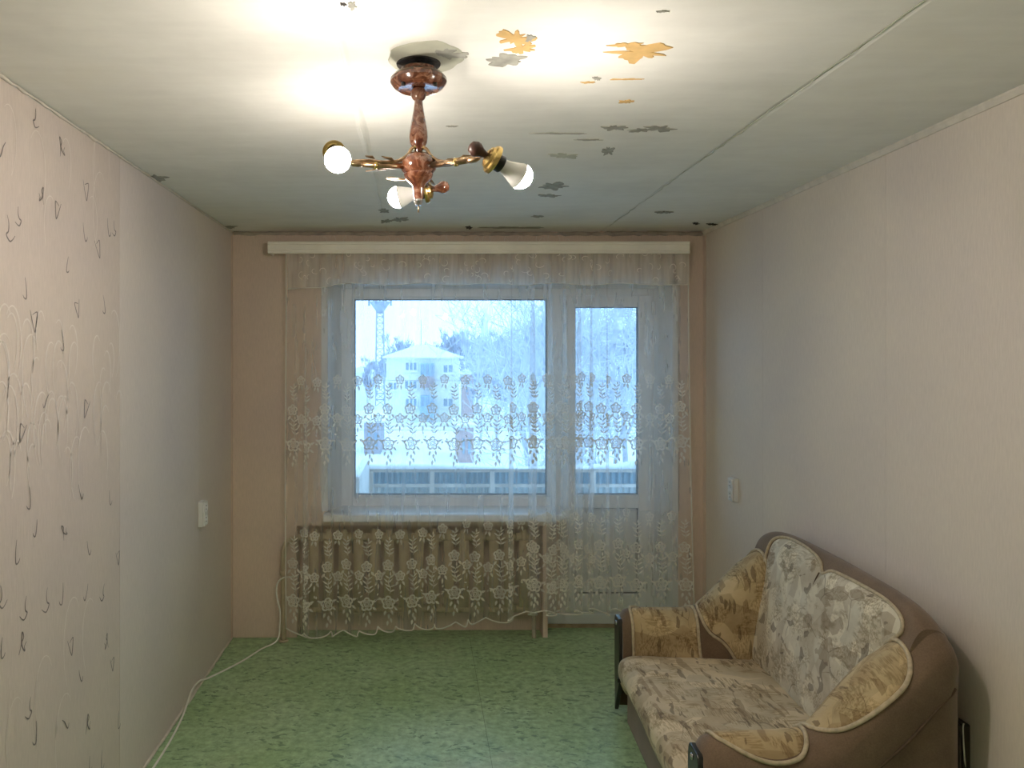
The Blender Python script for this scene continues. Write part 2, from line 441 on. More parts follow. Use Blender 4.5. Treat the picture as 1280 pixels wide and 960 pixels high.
# trims along the ceiling
def wavy_strip(name, a, b, r, mat, label, seed, n=70, jag=.3, parent=None):
    rr = random.Random(seed); a = Vector(a); b = Vector(b)
    pts = [a.lerp(b, i / (n - 1)) + Vector((0, 0, rr.uniform(-1, 1) * r * jag)) for i in range(n)]
    o = MB().tube(pts, [r * rr.uniform(1 - jag, 1 + jag) for _ in pts], 6).build(name, mat, parent, True)
    if label: tag(o, label, 'trim', kind='structure')
    return o
t1 = MB(); t1.prism([(XR, 0, ZC - .022), (XR - .006, 0, ZC - .022), (XR - .014, 0, ZC - .006), (XR - .014, 0, ZC + .002), (XR, 0, ZC + .002)], (0, YF, 0), (0, YB - .02, 0))
tag(t1.build('trim_1', m_strip), 'thin pale strip between ceiling and the wall behind the sofa', 'trim', kind='structure')
wavy_strip('trim_2', (XL + .003, YF, ZC - .008), (XL + .003, YB - .01, ZC - .006), .0042, m_strip, 'ragged thin strip along ceiling above the scribble-printed wallpaper', 5, 160, .45)
wavy_strip('trim_3', (XL + .01, YB - .006, ZC - .012), (XR - .01, YB - .006, ZC - .014), .012, m_strip_b, 'uneven grubby strip between ceiling and window wall', 6, 90, .3)
# wallpaper edge at the floor on the left, lifted slightly
wavy_strip('baseboard_left', (XL + .003, YF, .006), (XL + .003, YB - .01, .006), .006, m_strip, 'frayed wallpaper edge along the floor of scribble-printed wall', 8, 120, .4)

# pasted strip of wallpaper in the corners (vertical overlaps)
MB().box(XR - .0035, XR - .0005, YB - .05, YB - .003, .01, ZC - .03).build('corner_overlap', m_wall_b, wr)
MB().box(XL + .0005, XL + .0035, YB - .035, YB - .003, .01, ZC - .03).build('corner_overlap', m_wall_b, wl_)

# ------------------------------------------------------------------ prints and patches
def ribbon(b, pts, w, to3):
    """flat stroke: pts 2D -> quads, to3 maps 2D to the wall"""
    n = len(pts); L = []; Rr = []
    for i, p in enumerate(pts):
        d = (pts[min(i + 1, n - 1)] - pts[max(i - 1, 0)])
        if d.length < 1e-9: d = Vector((1, 0))
        d.normalize(); q = Vector((-d.y, d.x)) * w * (.35 + .65 * sin(pi * (i + .5) / n))
        L.append(p + q); Rr.append(p - q)
    v = [to3(p) for p in L] + [to3(p) for p in Rr]
    b.add(v, [(i, i + 1, n + i + 1, n + i) for i in range(n - 1)])

def scribble(b, c, size, rr, to3, w=.0022):
    k = rr.choice((0, 0, 0, 1, 2, 3, 4))
    if k == 0: P = [(.02, .5), (.05, .1), (0, -.38), (-.1, -.5), (-.26, -.42), (-.33, -.28)]
    elif k == 1: P = [(-.28, .42), (-.18, .1), (.05, -.5), (.16, -.3), (.3, .2), (.26, .34), (-.1, .22)]
    elif k == 2: P = [(-.35, -.3), (-.1, -.47), (.1, -.5), (.3, -.25), (.12, -.12), (.05, .2), (.12, .5)]
    elif k == 3: P = [(-.32, .1), (-.2, -.1), (-.3, -.3), (-.1, -.2), (.1, .05), (.0, .3), (.2, .5), (.12, .0), (.2, -.45)]
    else: P = [(.3, .45), (.1, .1), (.0, -.3), (-.12, -.5), (-.3, -.3)]
    fl_ = rr.choice((-1, 1)); a = rr.uniform(-.35, .35)
    pts = [Vector((c.x + size * (fl_ * x * cos(a) - y * sin(a)), c.y + size * (fl_ * x * sin(a) + y * cos(a)))) for x, y in P]
    ribbon(b, [p.to_2d() for p in catmull([p.to_3d() for p in pts], 4)], w, to3)

def curl(b, c, size, rr, to3, w=.0018):
    a0 = rr.uniform(.2, .9); s = rr.choice((-1, 1)); n = 16; pts = []
    for i in range(n):
        t = i / (n - 1); th = a0 + pi * 1.15 * t; r = size * (1 - .25 * t)
        pts.append(Vector((c.x + s * r * .55 * cos(th), c.y + r * sin(th) - size * .9 * t * t)))
    ribbon(b, pts, w, to3)

lw = lambda p: (XL + .0008, p.x, p.y)
marks = [(45, 148), (77, 185), (107, 237), (52, 245), (72, 262), (22, 270), (135, 284), (105, 290), (142, 285), (122, 310), (84, 330), (32, 360), (42, 400), (97, 385), (130, 380), (78, 425),
         (12, 285), (2, 185), (57, 500), (108, 510), (28, 540), (37, 622), (100, 615), (137, 622), (45, 660), (80, 665), (110, 685), (147, 697), (3, 745), (57, 750), (78, 742), (108, 740), (128, 740), (28, 805), (88, 808),
         (133, 803), (100, 845), (140, 830), (2, 810), (36, 885), (82, 903), (45, 915), (148, 900), (110, 905), (112, 955), (127, 950), (30, 760), (20, 690)]
dk = MB(); rr = random.Random(3)
for x, y in marks:
    p = px_left(x, y); scribble(dk, Vector((p.y, p.z)), rr.uniform(.05, .075), rr, lw, .0026)
for _ in range(90):
    scribble(dk, Vector((rr.uniform(YF + .1, 2.05), rr.choice((rr.uniform(1.75, 2.4), rr.uniform(.1, 1.35))))), rr.uniform(.05, .075), rr, lw, .0026)
tag(dk.build('scribble_print', m_inkd, wl_), kind='stuff')
lt = MB(); rr = random.Random(4)
for _ in range(46):
    p = px_left(rr.uniform(0, 150), rr.uniform(405, 585)); curl(lt, Vector((p.y, p.z)), rr.uniform(.05, .10), rr, lw, .0030)
for _ in range(14):
    p = px_left(rr.uniform(0, 145), rr.choice((rr.uniform(140, 300), rr.uniform(760, 950)))); curl(lt, Vector((p.y, p.z)), rr.uniform(.06, .12), rr, lw, .0015)
for _ in range(90):
    curl(lt, Vector((rr.uniform(YF + .1, 2.0), rr.uniform(.3, 2.3))), rr.uniform(.05, .1), rr, lw, .0018)
tag(lt.build('curl_print', m_inkl, wl_), kind='stuff')
bw = MB(); rr = random.Random(9); bwm = lambda p: (p.x, YB - .0036, p.y)
for i in range(26):
    curl(bw, Vector((lerp(-.62, .95, (i + rr.random()) / 26), rr.uniform(2.425, 2.47))), rr.uniform(.025, .05), rr, bwm, .0016)
tag(bw.build('curl_print', m_inkl, wbo), kind='stuff')

def blob(name, mat, c, hx, hy, seed, rag=.35, parent=ce, dz=.002, n=44, streak=1):
    """ragged patch on the ceiling; c, hx, hy in photograph pixels"""
    rr = random.Random(seed); o = []
    ph = [rr.uniform(0, 6.28) for _ in range(6)]
    for k in range(n):
        a = 2 * pi * k / n
        r = 1 + rag * (.5 * sin(2 * a + ph[0]) + .45 * sin(5 * a + ph[1]) + .4 * sin(9 * a + ph[2]) * streak + .25 * rr.uniform(-1, 1))
        p = px_ceiling(c[0] + hx * r * cos(a), c[1] + hy * r * sin(a))
        o.append(Vector((p.x, p.y, ZC - .0035)))
    cx = sum(o, Vector()) / n
    b = MB(); v = [cx + Vector((0, 0, -dz * .4))] + o + [p + (p - cx) * .03 + Vector((0, 0, dz)) for p in o]
    f = [(0, 1 + k, 1 + (k + 1) % n) for k in range(n)] + [(1 + k, 1 + (k + 1) % n, 1 + n + (k + 1) % n, 1 + n + k) for k in range(n)]
    return b.add(v, f).build(name, mat, parent)
rep = blob('plaster_repair', m_patch, (532, 71), 46, 20, 30, .06)
blob('peeled_patch', m_greyp, (556, 66), 25, 8, 31, .35)
blob('peeled_patch', m_orange, (644, 47), 18, 9, 32, .6)
blob('peeled_patch', m_orange, (652, 60), 14, 5, 40, .5)
blob('peeled_patch', m_greyp, (632, 74), 22, 7, 33, .35)
blob('peeled_patch', m_greyp, (661, 47), 7, 4, 34, .4)
blob('peeled_patch', m_orange, (800, 64), 30, 9, 35, .6)
blob('peeled_patch', m_orange, (785, 55), 16, 3, 36, .5)
for i, (x, y, a, b_, m) in enumerate([(768, 159, 12, 3, m_greyp), (800, 162, 12, 2, m_greyp), (825, 160, 16, 3, m_greyp), (783, 126, 8, 1.8, m_orange), (735, 102, 7, 1, m_orange), (782, 98, 16, .7, m_orange),
                                     (746, 97, 4, 2, m_greyp), (700, 166, 26, .8, m_greyp), (735, 174, 16, .7, m_greyp), (692, 232, 16, 3.5, m_greyp), (686, 244, 12, 1.5, m_greyp), (760, 188, 6, 5, m_greyp),
                                     (705, 194, 14, 3, m_patch), (830, 265, 8, 1.3, m_greyp), (480, 263, 6, 2, m_greyp), (483, 276, 6, 2, m_greyp), (500, 274, 8, 2.5, m_greyp), (586, 284, 4, 1.5, m_hole),
                                     (870, 279, 4, 1, m_hole), (890, 280, 5, 1.2, m_hole), (565, 157, 5, 1, m_greyp), (828, 13, 6, 1, m_greyp), (193, 222, 12, 4, m_greyp), (283, 284, 10, 2, m_greyp), (672, 270, 8, 1, m_greyp), (640, 284, 30, 1.2, m_greyp), (440, 6, 5, 4, m_greyp), (429, 4, 3, 2, m_hole)]):
    blob('peeled_fleck', m, (x, y), a, b_, 60 + i, .5)
# crack along the joint
rr = random.Random(21); pts = []
for i in range(60):
    t = i / 59; pts.append(Vector((1.108 + rr.uniform(-.006, .006), lerp(1.2, 4.5, t), ZC - .001)))
MB().tube(pts, [rr.uniform(.0005, .0022) for _ in pts], 5).build('joint_crack', m_patch, ce)

# ------------------------------------------------------------------ window and balcony door
SC = F / YW
wx = lambda p: (p - VX) / SC
wz = lambda p: CAMZ - (p - VY) / SC
W1 = thing('window_1', (wx(563), YW, wz(632)), 'white plastic window with one fixed pane behind the lace curtain', 'window', kind='structure')
def ring(b, x0, x1, z0, z1, w, y0, y1):
    l, r, bt, t = w
    b.box(x0, x0 + l, y0, y1, z0, z1); b.box(x1 - r, x1, y0, y1, z0, z1)
    b.box(x0 + l, x1 - r, y0, y1, z0, z0 + bt); b.box(x0 + l, x1 - r, y0, y1, z1 - t, z1)
fx0, fx1, fz0, fz1 = -.530, wx(703), wz(634), 2.185
gx0, gx1, gz0, gz1 = wx(443), wx(684), wz(619), wz(374)
b = MB(); ring(b, fx0, fx1, fz0, fz1, (.093, .075, .062, .074), YW, YW + .07); b.build('frame', m_pvc, W1, bevel=.006)
b = MB(); ring(b, fx0 + .08, fx1 - .062, fz0 + .05, fz1 - .064, (gx0 - fx0 - .08, fx1 - .062 - gx1, gz0 - fz0 - .05, fz1 - .064 - gz1), YW + .008, YW + .05); b.build('glazing_bead', m_pvc2, W1, bevel=.004)
b = MB(); ring(b, gx0 - .001, gx1 + .001, gz0 - .001, gz1 + .001, (.006,) * 4, YW + .022, YW + .05); b.build('gasket', m_gasket, W1)
MB().box(gx0, gx1, YW + .034, YW + .038, gz0, gz1).build('pane', m_pane, W1)
MB().box(gx0, gx1, YW + .058, YW + .062, gz0, gz1).build('pane', m_pane, W1)
# sill
b = MB(); b.prism([(0, YW + .01, .777), (0, 4.665, .774), (0, 4.65, .768), (0, 4.648, .732), (0, 4.655, .728), (0, 4.665, .735), (0, 4.668, .752), (0, YW + .01, .755)], (-.59, 0, 0), (.885, 0, 0))
b.build('window_sill', m_pvc, W1)
# splayed plastic reveals
def slope(name, p, parent, t=(0, .006, 0)):
    return MB().prism([Vector(q) for q in p], (0, 0, 0), t).build(name, m_pvc2, parent)
LI, RI, TI = -.505, 1.49, 2.166
slope('reveal_board', [(OL, YB - .004, .776), (LI, YW + .01, .776), (LI, YW + .01, TI), (OL, YB - .004, OT)], W1, (-.006, .004, 0))
slope('reveal_board', [(OL, YB - .004, OT), (LI, YW + .01, TI), (RI, YW + .01, TI), (OR, YB - .004, OT)], W1, (0, .004, .006))
b = MB(); ring(b, OL - .04, OR + .04, .78, OT + .025, (.036, .0, .0, .024), YB - .008, YB + .002); b.build('reveal_edge_bead', m_pvc2, W1)

D1 = thing('door_1', (wx(760), YW, .09), 'white plastic balcony door with tall glazed upper half behind the lace curtain', 'door', kind='structure')
dx0, dx1, dz0, dz1 = wx(703), wx(824), .089, 2.185
b = MB(); ring(b, dx0, dx1, dz0, dz1, (.05, .07, .04, .079), YW, YW + .07); b.build('door_frame', m_pvc, D1, bevel=.005)
sx0, sx1, sz0, sz1 = wx(708), wx(814), .105, wz(369)
px0, px1 = wx(719), wx(797.6); pz0, pz1 = wz(618), wz(384); qz0, qz1 = wz(742), wz(635)
b = MB(); ring(b, sx0, sx1, sz0, sz1, (px0 - sx0, sx1 - px1, qz0 - sz0, sz1 - pz1), YW - .012, YW + .055)
b.box(px0, px1, YW - .012, YW + .055, qz1, pz0); b.build('sash', m_pvc, D1, bevel=.006)
for (z0, z1, nm) in ((pz0, pz1, 'gasket'), (qz0, qz1, 'gasket')):
    b = MB(); ring(b, px0 - .001, px1 + .001, z0 - .001, z1 + .001, (.005,) * 4, YW + .006, YW + .03); b.build(nm, m_gasket, D1)
MB().box(px0, px1, YW + .020, YW + .024, pz0, pz1).build('pane', m_pane, D1)
MB().box(px0, px1, YW + .044, YW + .048, pz0, pz1).build('pane', m_pane, D1)
MB().box(px0 + .004, px1 - .004, YW + .008, YW + .04, qz0 + .004, qz1 - .004).build('lower_panel', m_pvc2, D1, bevel=.01)
for z in (wz(386), wz(600), .25):
    MB().lathe([(.009, -.045), (.011, -.04), (.011, .04), (.009, .045)], (sx1 + .008, YW - .02, z), (0, 0, 1), 12).build('hinge', m_pvc, D1, True)
hn = MB().box(sx0 + .015, sx0 + .045, YW - .022, YW - .012, .98, 1.12).build('handle_plate', m_pvc, D1, bevel=.004)
h = MB(); h.tube(catmull([(sx0 + .03, YW - .02, 1.05), (sx0 + .03, YW - .05, 1.05), (sx0 + .034, YW - .055, 1.0), (sx0 + .034, YW - .055, .93)], 5), .009, 8); h.build('handle', m_pvc, hn, True)
slope('reveal_board', [(OR, YB - .004, 0.002), (RI, YW + .01, .002), (RI, YW + .01, TI), (OR, YB - .004, OT)], D1, (.006, .004, 0))
MB().box(OR + .001, OR + .036, YB - .008, YB + .002, .01, OT + .025).build('reveal_edge_bead', m_pvc2, D1)
th = MB(); th.box(DL + .002, 1.52, YW - .012, YO, .022, .089); tho = th.build('trim_4', m_pvc2, bevel=.006)
tag(tho, 'low white threshold under the balcony door', 'threshold', kind='structure')
MB().box(DL + .002, 1.52, YW - .016, YO, .0, .022).build('raw_wood_edge', plain('raw_wood', (.42, .33, .22, 1), .8, 0, .2, 20), tho)

# ------------------------------------------------------------------ cornice and curtain
CX0, CX1 = -.906, 1.592
CN = thing('curtain_cornice', (.35, 4.55, 2.335), 'long cream plastic curtain cornice mounted above the window', 'curtain cornice')
prof = [(4.552, 2.340), (4.545, 2.344), (4.545, 2.355), (4.551, 2.358), (4.551, 2.362), (4.547, 2.364), (4.547, 2.386), (4.551, 2.389), (4.551, 2.393), (4.543, 2.396), (4.543, 2.409), (4.550, 2.413), (4.557, 2.413), (4.557, 2.340)]
MB().prism([(0, y, z) for y, z in prof], (CX0, 0, 0), (CX1, 0, 0)).build('front_board', m_cornice, CN)
MB().box(CX0 + .01, CX1 - .005, 4.557, 4.69, 2.400, 2.407).build('track_board', m_cornice, CN)
for x in linspace(4.575, 4.625, 2): MB().box(CX0 + .02, CX1 - .01, x - .005, x + .005, 2.392, 2.400).build('track', m_white, CN)
for x in (CX0 + .004, CX1 - .002): MB().box(x - .006, x + .006, 4.556, 4.70, 2.345, 2.41).build('end_cap', m_cornice, CN, bevel=.004)
for x in (CX0 + .25, .35, CX1 - .25): MB().box(x - .012, x + .012, 4.66, YB - .004, 2.39, 2.425).build('bracket', m_steel, CN)

C0, C1 = -.786, 1.600
def fold(u):
    """phase of the pleats along the curtain, unevenly spaced"""
    return 2 * pi * (9.5 * u + .35 * sin(7 * u + .6) + .25 * sin(15 * u + 2.1))
def curtain_xy(u, v, y0=4.607, amp=1.0):
    """u 0..1 across, v 0 top .. 1 bottom"""
    ph = fold(u)
    A = (.012 + .009 * v) * (1 + .55 * sin(11 * u + 1)) * amp
    B = (.019 + .014 * smooth01(v * 1.4)) * (1 + .6 * sin(9 * u + 2.4)) * amp
    x = lerp(C0, C1, u) + B * sin(2 * ph + .8 * sin(5 * u)) + .004 * sin(37 * u + 2 * v)
    x += (u > .9) * (u - .9) / .1 * .03 * v * v + .012 * (u < .05) * v
    y = y0 + A * sin(ph + .35 * sin(3 * v + 8 * u)) + .004 * sin(2 * pi * 31 * u + 1.5 * v)
    return x, y
ZT = 2.392
def zbottom(u):
    base = table([(0, .075), (.10, .055), (.28, .10), (.45, .125), (.58, .175), (.66, .20), (1, .20)], u)
    return base + .020 - .036 * abs(sin(pi * 22 * u))
def curtain(u, v, y0=4.607, amp=1.0, dn=0):
    x, y = curtain_xy(u, v, y0, amp)
    return Vector((x, y - dn, lerp(ZT, zbottom(u), v)))
CU = thing('lace_curtain', (.4, 4.607, ZT), 'long sheer white lace curtain with two bands of embroidered roses', 'curtain')
us = linspace(0, 1, 421); vv = linspace(0, 1, 33)
sp = MB().grid(curtain, us, vv).build('sheer_panel', m_sheer, CU, True)
# gathered second fullness behind the left and middle (overlapping fabric)
hc = MB().tube([curtain(u, 1, dn=.001) for u in linspace(0, 1, 421)], .0042, 6).build('hem_cord', m_hem, CU, True)
for u in (0.0, 1.0):
    MB().tube([curtain(u, v, dn=.001) for v in vv], .0035, 6).build('side_hem', m_hem, CU, True)

NS_ = 3000
_sl = [0.0]
for k in range(1, NS_ + 1):
    p = curtain_xy((k - 1) / NS_, .6); q = curtain_xy(k / NS_, .6); _sl.append(_sl[-1] + sqrt((p[0] - q[0]) ** 2 + (p[1] - q[1]) ** 2))
FABRIC = _sl[-1]
def u_of(w):
    w = max(.004, min(FABRIC - .004, w)); lo, hi = 0, NS_
    while hi - lo > 1:
        m = (lo + hi) // 2
        if _sl[m] <= w: lo = m
        else: hi = m
    return (lo + (w - _sl[lo]) / max(1e-9, _sl[hi] - _sl[lo])) / NS_
def to_curtain(w, z, dn=.003):
    """point of the curtain at length w along the fabric and height z"""
    u = u_of(w); return curtain(u, (z - ZT) / (zbottom(u) - ZT), dn=dn)

# valance: short layer in front
def val_bottom(u): return 2.168 - .012 * sin(pi * 6 * u) ** 2 - .035 * max(0, 1 - u / .12) - .01 * max(0, (u - .93) / .07)
def valance(u, v):
    x, y = curtain_xy(u, v * .12, 4.582, .45)
    return Vector((x, y, lerp(ZT, val_bottom(u), v)))
MB().grid(valance, us, linspace(0, 1, 9)).build('valance', m_val, CU, True)
MB().tube([valance(u, 1) + Vector((0, -.001, 0)) for u in us], .0022, 5).build('valance_hem', m_hem, CU, True)
rr = random.Random(12); b = MB()
for _ in range(90):
    u = rr.uniform(.01, .99); v = rr.uniform(.15, .9); p0 = Vector((u, v)); rad = rr.uniform(.012, .026); ph = rr.uniform(0, 6); k = rr.choice((-1, 1)); pts = []
    for i in range(9):
        a = ph + k * i * .45; pts.append(Vector((rad * (1 - i * .06) * cos(a), rad * (1 - i * .06) * sin(a))))
    ribbon(b, pts, .0016, lambda q: valance(min(.999, max(.001, u + q.x / 2.386)), min(1, max(0, v - q.y / .22))) + Vector((0, -.0015, 0)))
tag(b.build('valance_scrolls', m_lace, CU), kind='stuff')

# embroidered roses
def rose(b, c, r, to3, w):
    n = 22; pts = []
    for i in range(n):
        t = i / (n - 1); a = 1.2 + 2.3 * 2 * pi * t; q = r * (.08 + .55 * t); pts.append(c + Vector((q * cos(a), q * sin(a))))
    ribbon(b, pts, w, to3)
    for k in range(5):
        a0 = 2 * pi * k / 5 + .3; pts = []
        for i in range(7):
            t = i / 6; a = a0 + 1.25 * (t - .5); q = r * (.78 + .24 * sin(pi * t)); pts.append(c + Vector((q * cos(a), q * sin(a))))
        ribbon(b, pts, w * 1.8, to3)
        pts = [c + Vector((r * (.62 + .10 * sin(pi * i / 5)) * cos(a0 + .63 + .9 * (i / 5 - .5)), r * (.62 + .10 * sin(pi * i / 5)) * sin(a0 + .63 + .9 * (i / 5 - .5)))) for i in range(6)]
        ribbon(b, pts, w, to3)
def leaf(b, c, ang, ln, wd, to3):
    d = Vector((cos(ang), sin(ang))); nrm = Vector((-d.y, d.x))
    P = [c, c + d * ln * .35 + nrm * wd, c + d * ln * .7 + nrm * wd * .7, c + d * ln, c + d * ln * .7 - nrm * wd * .7, c + d * ln * .35 - nrm * wd]
    b.add([to3(p) for p in P], [(0, 1, 2, 3), (0, 3, 4, 5)])
def leaf_spray(b, c, h, to3, rr):
    pts = [c + Vector((.007 * sin(i * .9), -h / 2 + h * i / 8)) for i in range(9)]; ribbon(b, pts, .0020, to3)
    for i in (1, 3, 5, 7):
        for s in (-1, 1):
            leaf(b, pts[i], pi / 2 - s * rr.uniform(.75, 1.05), h * rr.uniform(.30, .40), .0050, to3)
    leaf(b, pts[8], pi / 2, h * .28, .005, to3)
def spray(x, zt, zb_, rr, kind):
    """zt..zb_ vertical extent of the band"""
    b = MB(); H = zt - zb_; to3 = lambda p: to_curtain(p.x, p.y)
    V = lambda dx, f: Vector((x + dx, zt - f * H))
    if kind == 0:
        leaf_spray(b, V(0, .21), H * .16, to3, rr)
        rose(b, V(-.006, .38), .030, to3, .0028); leaf(b, V(.02, .43), -.9, .035, .008, to3); leaf(b, V(-.02, .44), -2.2, .035, .008, to3)
        leaf_spray(b, V(.004, .58), H * .18, to3, rr)
        rose(b, V(-.004, .76), .037, to3, .0032)
        for k, (dx, f, a) in enumerate(((.012, .83, -1.2), (-.018, .84, -1.9), (.0, .87, -1.6), (.008, .91, -1.3), (-.006, .94, -1.7), (.03, .74, .4), (-.035, .74, 2.7), (.03, .79, -.7))):
            leaf(b, V(dx, f), a, .034, .0075, to3)
    else:
        rose(b, V(0, .06), .026, to3, .0026); leaf(b, V(.004, .11), -1.4, .035, .007, to3); leaf(b, V(-.008, .11), -2, .03, .006, to3)
        rose(b, V(.0, .48), .027, to3, .0026); leaf(b, V(.012, .53), -1.1, .034, .007, to3); leaf(b, V(-.012, .53), -2.1, .034, .007, to3); leaf(b, V(0, .56), -1.6, .04, .006, to3)
        for k, (dx, f) in enumerate(((0, .66), (.012, .70), (-.01, .73))): leaf(b, V(dx, f), rr.uniform(0, 6), .02, .005, to3)
    return b
rr = random.Random(17); NCOL = int(FABRIC / .135)
for (zt, zb_) in ((1.625, 1.075), (.755, .165)):
    for i in range(NCOL):
        x = lerp(.05, FABRIC - .05, i / (NCOL - 1))
        dz = (zbottom(u_of(x)) - .13) * (.9 if zt < 1 else .12) + rr.uniform(-.009, .009)
        spray(x + rr.uniform(-.01, .01), zt + dz, zb_ + dz, rr, 0).build('embroidered_spray', m_lace, CU)['kind'] = 'stuff'
        if i < NCOL - 1:
            spray(x + .067 + rr.uniform(-.008, .008), zt + dz, zb_ + dz, rr, 1).build('embroidered_rose', m_lace, CU)['kind'] = 'stuff'

# ------------------------------------------------------------------ radiator and pipe
RA = thing('radiator', (.07, 4.69, .14), 'old cream cast-iron radiator under the window behind the curtain', 'radiator')
sec = None; NS = 15; rx0 = -.66; pitch = .0925
def section(x):
    b = MB()
    for yc in (4.662, 4.690):
        b.tube(catmull([(x, yc, .16), (x, yc, .20), (x, yc, .40), (x, yc, .60), (x, yc, .635)], 3), .017, 8)
    b.prism([(x - .030, 4.645, .19), (x + .030, 4.645, .19), (x + .030, 4.645, .60), (x - .030, 4.645, .60)], (0, 0, 0), (0, .012, 0))
    for zc in (.175, .615):
        b.tube([(x - .046, 4.676, zc), (x + .046, 4.676, zc)], .026, 10)
    b.tube(catmull([(x, 4.664, .60), (x, 4.668, .635), (x, 4.677, .648), (x, 4.686, .635), (x, 4.69, .60)], 3), .022, 8)
    return b
first = section(rx0)
so = first.build('radiator_section', m_rad, RA, True)
for i in range(1, NS):
    c = so.copy(); col.objects.link(c); c.location.x += i * pitch
for zc in (.175, .615):
    MB().lathe([(.022, 0), (.024, .004), (.024, .02), (.014, .03)], (rx0 + (NS - 1) * pitch + .046, 4.676, zc), (1, 0, 0), 12).build('end_plug', m_rad, RA, True)
RA.location.y += .075
PI_ = thing('heating_pipe', (-.835, 4.67, 0), 'cream heating pipe rising from the floor beside the curtain edge', 'pipe')
MB().tube(catmull([(-.835, 4.67, 0.0), (-.835, 4.67, .30), (-.835, 4.67, .52), (-.828, 4.675, .575), (-.805, 4.69, .608), (-.76, 4.725, .615), (-.706, 4.751, .615)], 6), .017, 12).build('riser', m_pipe, PI_, True)
MB().lathe([(.017, 0), (.030, 0), (.030, .006), (.019, .010)], (-.835, 4.67, .0), (0, 0, 1), 16).build('floor_collar', m_pipe, PI_, True)
MB().lathe([(.019, 0), (.022, .003), (.022, .025), (.019, .028)], (-.835, 4.67, .40), (0, 0, 1), 12).build('coupling', m_pipe, PI_, True)
OP = MB().tube(catmull([(.68, 4.751, .175), (.695, 4.745, .165), (.697, 4.735, .12), (.697, 4.73, .05), (.697, 4.73, 0)], 5), .013, 12).build('heating_pipe', m_strip_b, None, True)
tag(OP, 'short grubby outlet pipe at the radiator end near the door threshold', 'pipe')

# white cable
cb = [(-1.135, 2.4, .006), (-1.128, 2.8, .005), (-1.118, 3.23, .005), (-1.125, 3.50, .005), (-1.142, 3.70, .008), (-1.149, 3.85, .05), (-1.149, 3.98, .045), (-1.135, 4.12, .006), (-1.02, 4.33, .005), (-.945, 4.52, .005), (-.862, 4.60, .03), (-.850, 4.635, .12), (-.852, 4.64, .20), (-.868, 4.64, .27), (-.872, 4.64, .33), (-.86, 4.64, .37), (-.83, 4.636, .395), (-.795, 4.636, .40), (-.74, 4.635, .402)]
CBo = MB().tube(catmull(cb, 7), .005, 7).build('white_cable', m_cord, None, True)
tag(CBo, 'thin white cable snaking along the floor edge up to the heating pipe', 'cable')

# ------------------------------------------------------------------ wall sockets
def socket(name, wall, y, z, label, mat=m_white, hole=m_dark, hh=.066, hw=.036):
    """wall = +1 right wall, -1 left wall: surface mounted double socket"""
    X = XR if wall > 0 else XL; s = -wall
    t = thing(name, (X, y, z), label, 'socket')
    def bx(nm, d0, d1, y0, y1, z0, z1, m, bv=.0, par=t):
        a, b_ = sorted((X + s * d0, X + s * d1)); return MB().box(a, b_, y0, y1, z0, z1).build(nm, m, par, bevel=bv)
    bx('back_box', 0, .024, y - hw, y + hw, z - hh, z + hh, mat, .004)
    bx('cover', .024, .034, y - hw + .003, y + hw - .003, z - hh + .003, z + hh - .003, mat, .004)
    for k in (-1, 1):
        zc = z + k * hh * .48
        w = MB().lathe([(.024, .0), (.025, .003), (.022, .004), (.020, .001), (.0195, -.006)], (X + s * .0335, y, zc), (s, 0, 0), 24).build('socket_well', mat, t, True)
        for q in (-1, 1):
            a, b_ = sorted((X + s * .0355, X + s * .0362))
            w2 = MB().lathe([(.0035, 0), (.0035, .002)], (X + s * .0335, y, zc + q * .0095), (s, 0, 0), 10).build('pin_hole', hole, w)
    return t
socket('double_socket', -1, 4.03, .905, 'white double socket on the wall at the scribble wallpaper side')
socket('double_socket', 1, 4.24, .995, 'white double socket on the wall above the sofa\'s far end')
socket('double_socket', 1, 2.470, .47, 'dark brown double socket low in the gap behind the sofa', m_brown, m_black, .085, .040)
cbl = MB().tube(catmull([(1.728, 2.435, .40), (1.715, 2.425, .48), (1.712, 2.425, .545), (1.718, 2.43, .56)], 6) , .0022, 6).build('thin_wire', m_cord, None, True)
tag(cbl, 'thin pale wire hanging beside the dark socket behind the sofa', 'wire')

# ------------------------------------------------------------------ sofa
S0 = Vector((.872, 2.36, 0)); ES = Vector((.0614, .998, 0)).normalized(); ET = Vector((ES.y, -ES.x, 0)); SL = 1.385; ST = .775
def SW(s, t, z): return S0 + ES * s + ET * t + Vector((0, 0, z))
SO = thing('sofa', SW(SL / 2, ST / 2, 0), 'small brown suede sofa with patterned seat, back and arm pads against the wall', 'sofa')
def ztop(t):
    return table(ZTAB, t)
_zt = catmull([(0, 0, .485), (.015, 0, .512), (.05, 0, .524), (.2, 0, .525), (.32, 0, .535), (.40, 0, .575), (.48, 0, .665), (.56, 0, .745), (.61, 0, .785), (.65, 0, .83), (.69, 0, .872), (.73, 0, .882), (.762, 0, .85), (.775, 0, .76)], 6)
ZTAB = [(p.x, p.z) for p in _zt]
def seam_z(t): return table([(0, .20), (.3, .32), (.45, .42), (.6, .56), (.70, .68), (.775, .74)], t)
def arm_local(t, a):
    w = .072 + .030 * smooth01(t / .6); zt = ztop(t); r = min(.085, zt * .3); zc = zt - r
    if a <= 1: s, z = 0, lerp(.03, zc, a)
    elif a <= 2:
        th = pi * (a - 1); s, z = w * (1 - cos(th)), zc + r * sin(th)
    else: s, z = 2 * w, lerp(zc, .20, a - 2)
    if a < 1.5:
        s -= .016 * smooth01((z - seam_z(t)) / .05 + .5) * (1 - smooth01((a - 1) * 2)) - .0
    if t > .70: s += .045 * ((t - .70) / .075) ** 2 * (1 if a < 1.5 else 0)      # rounded rear corner
    return s, z
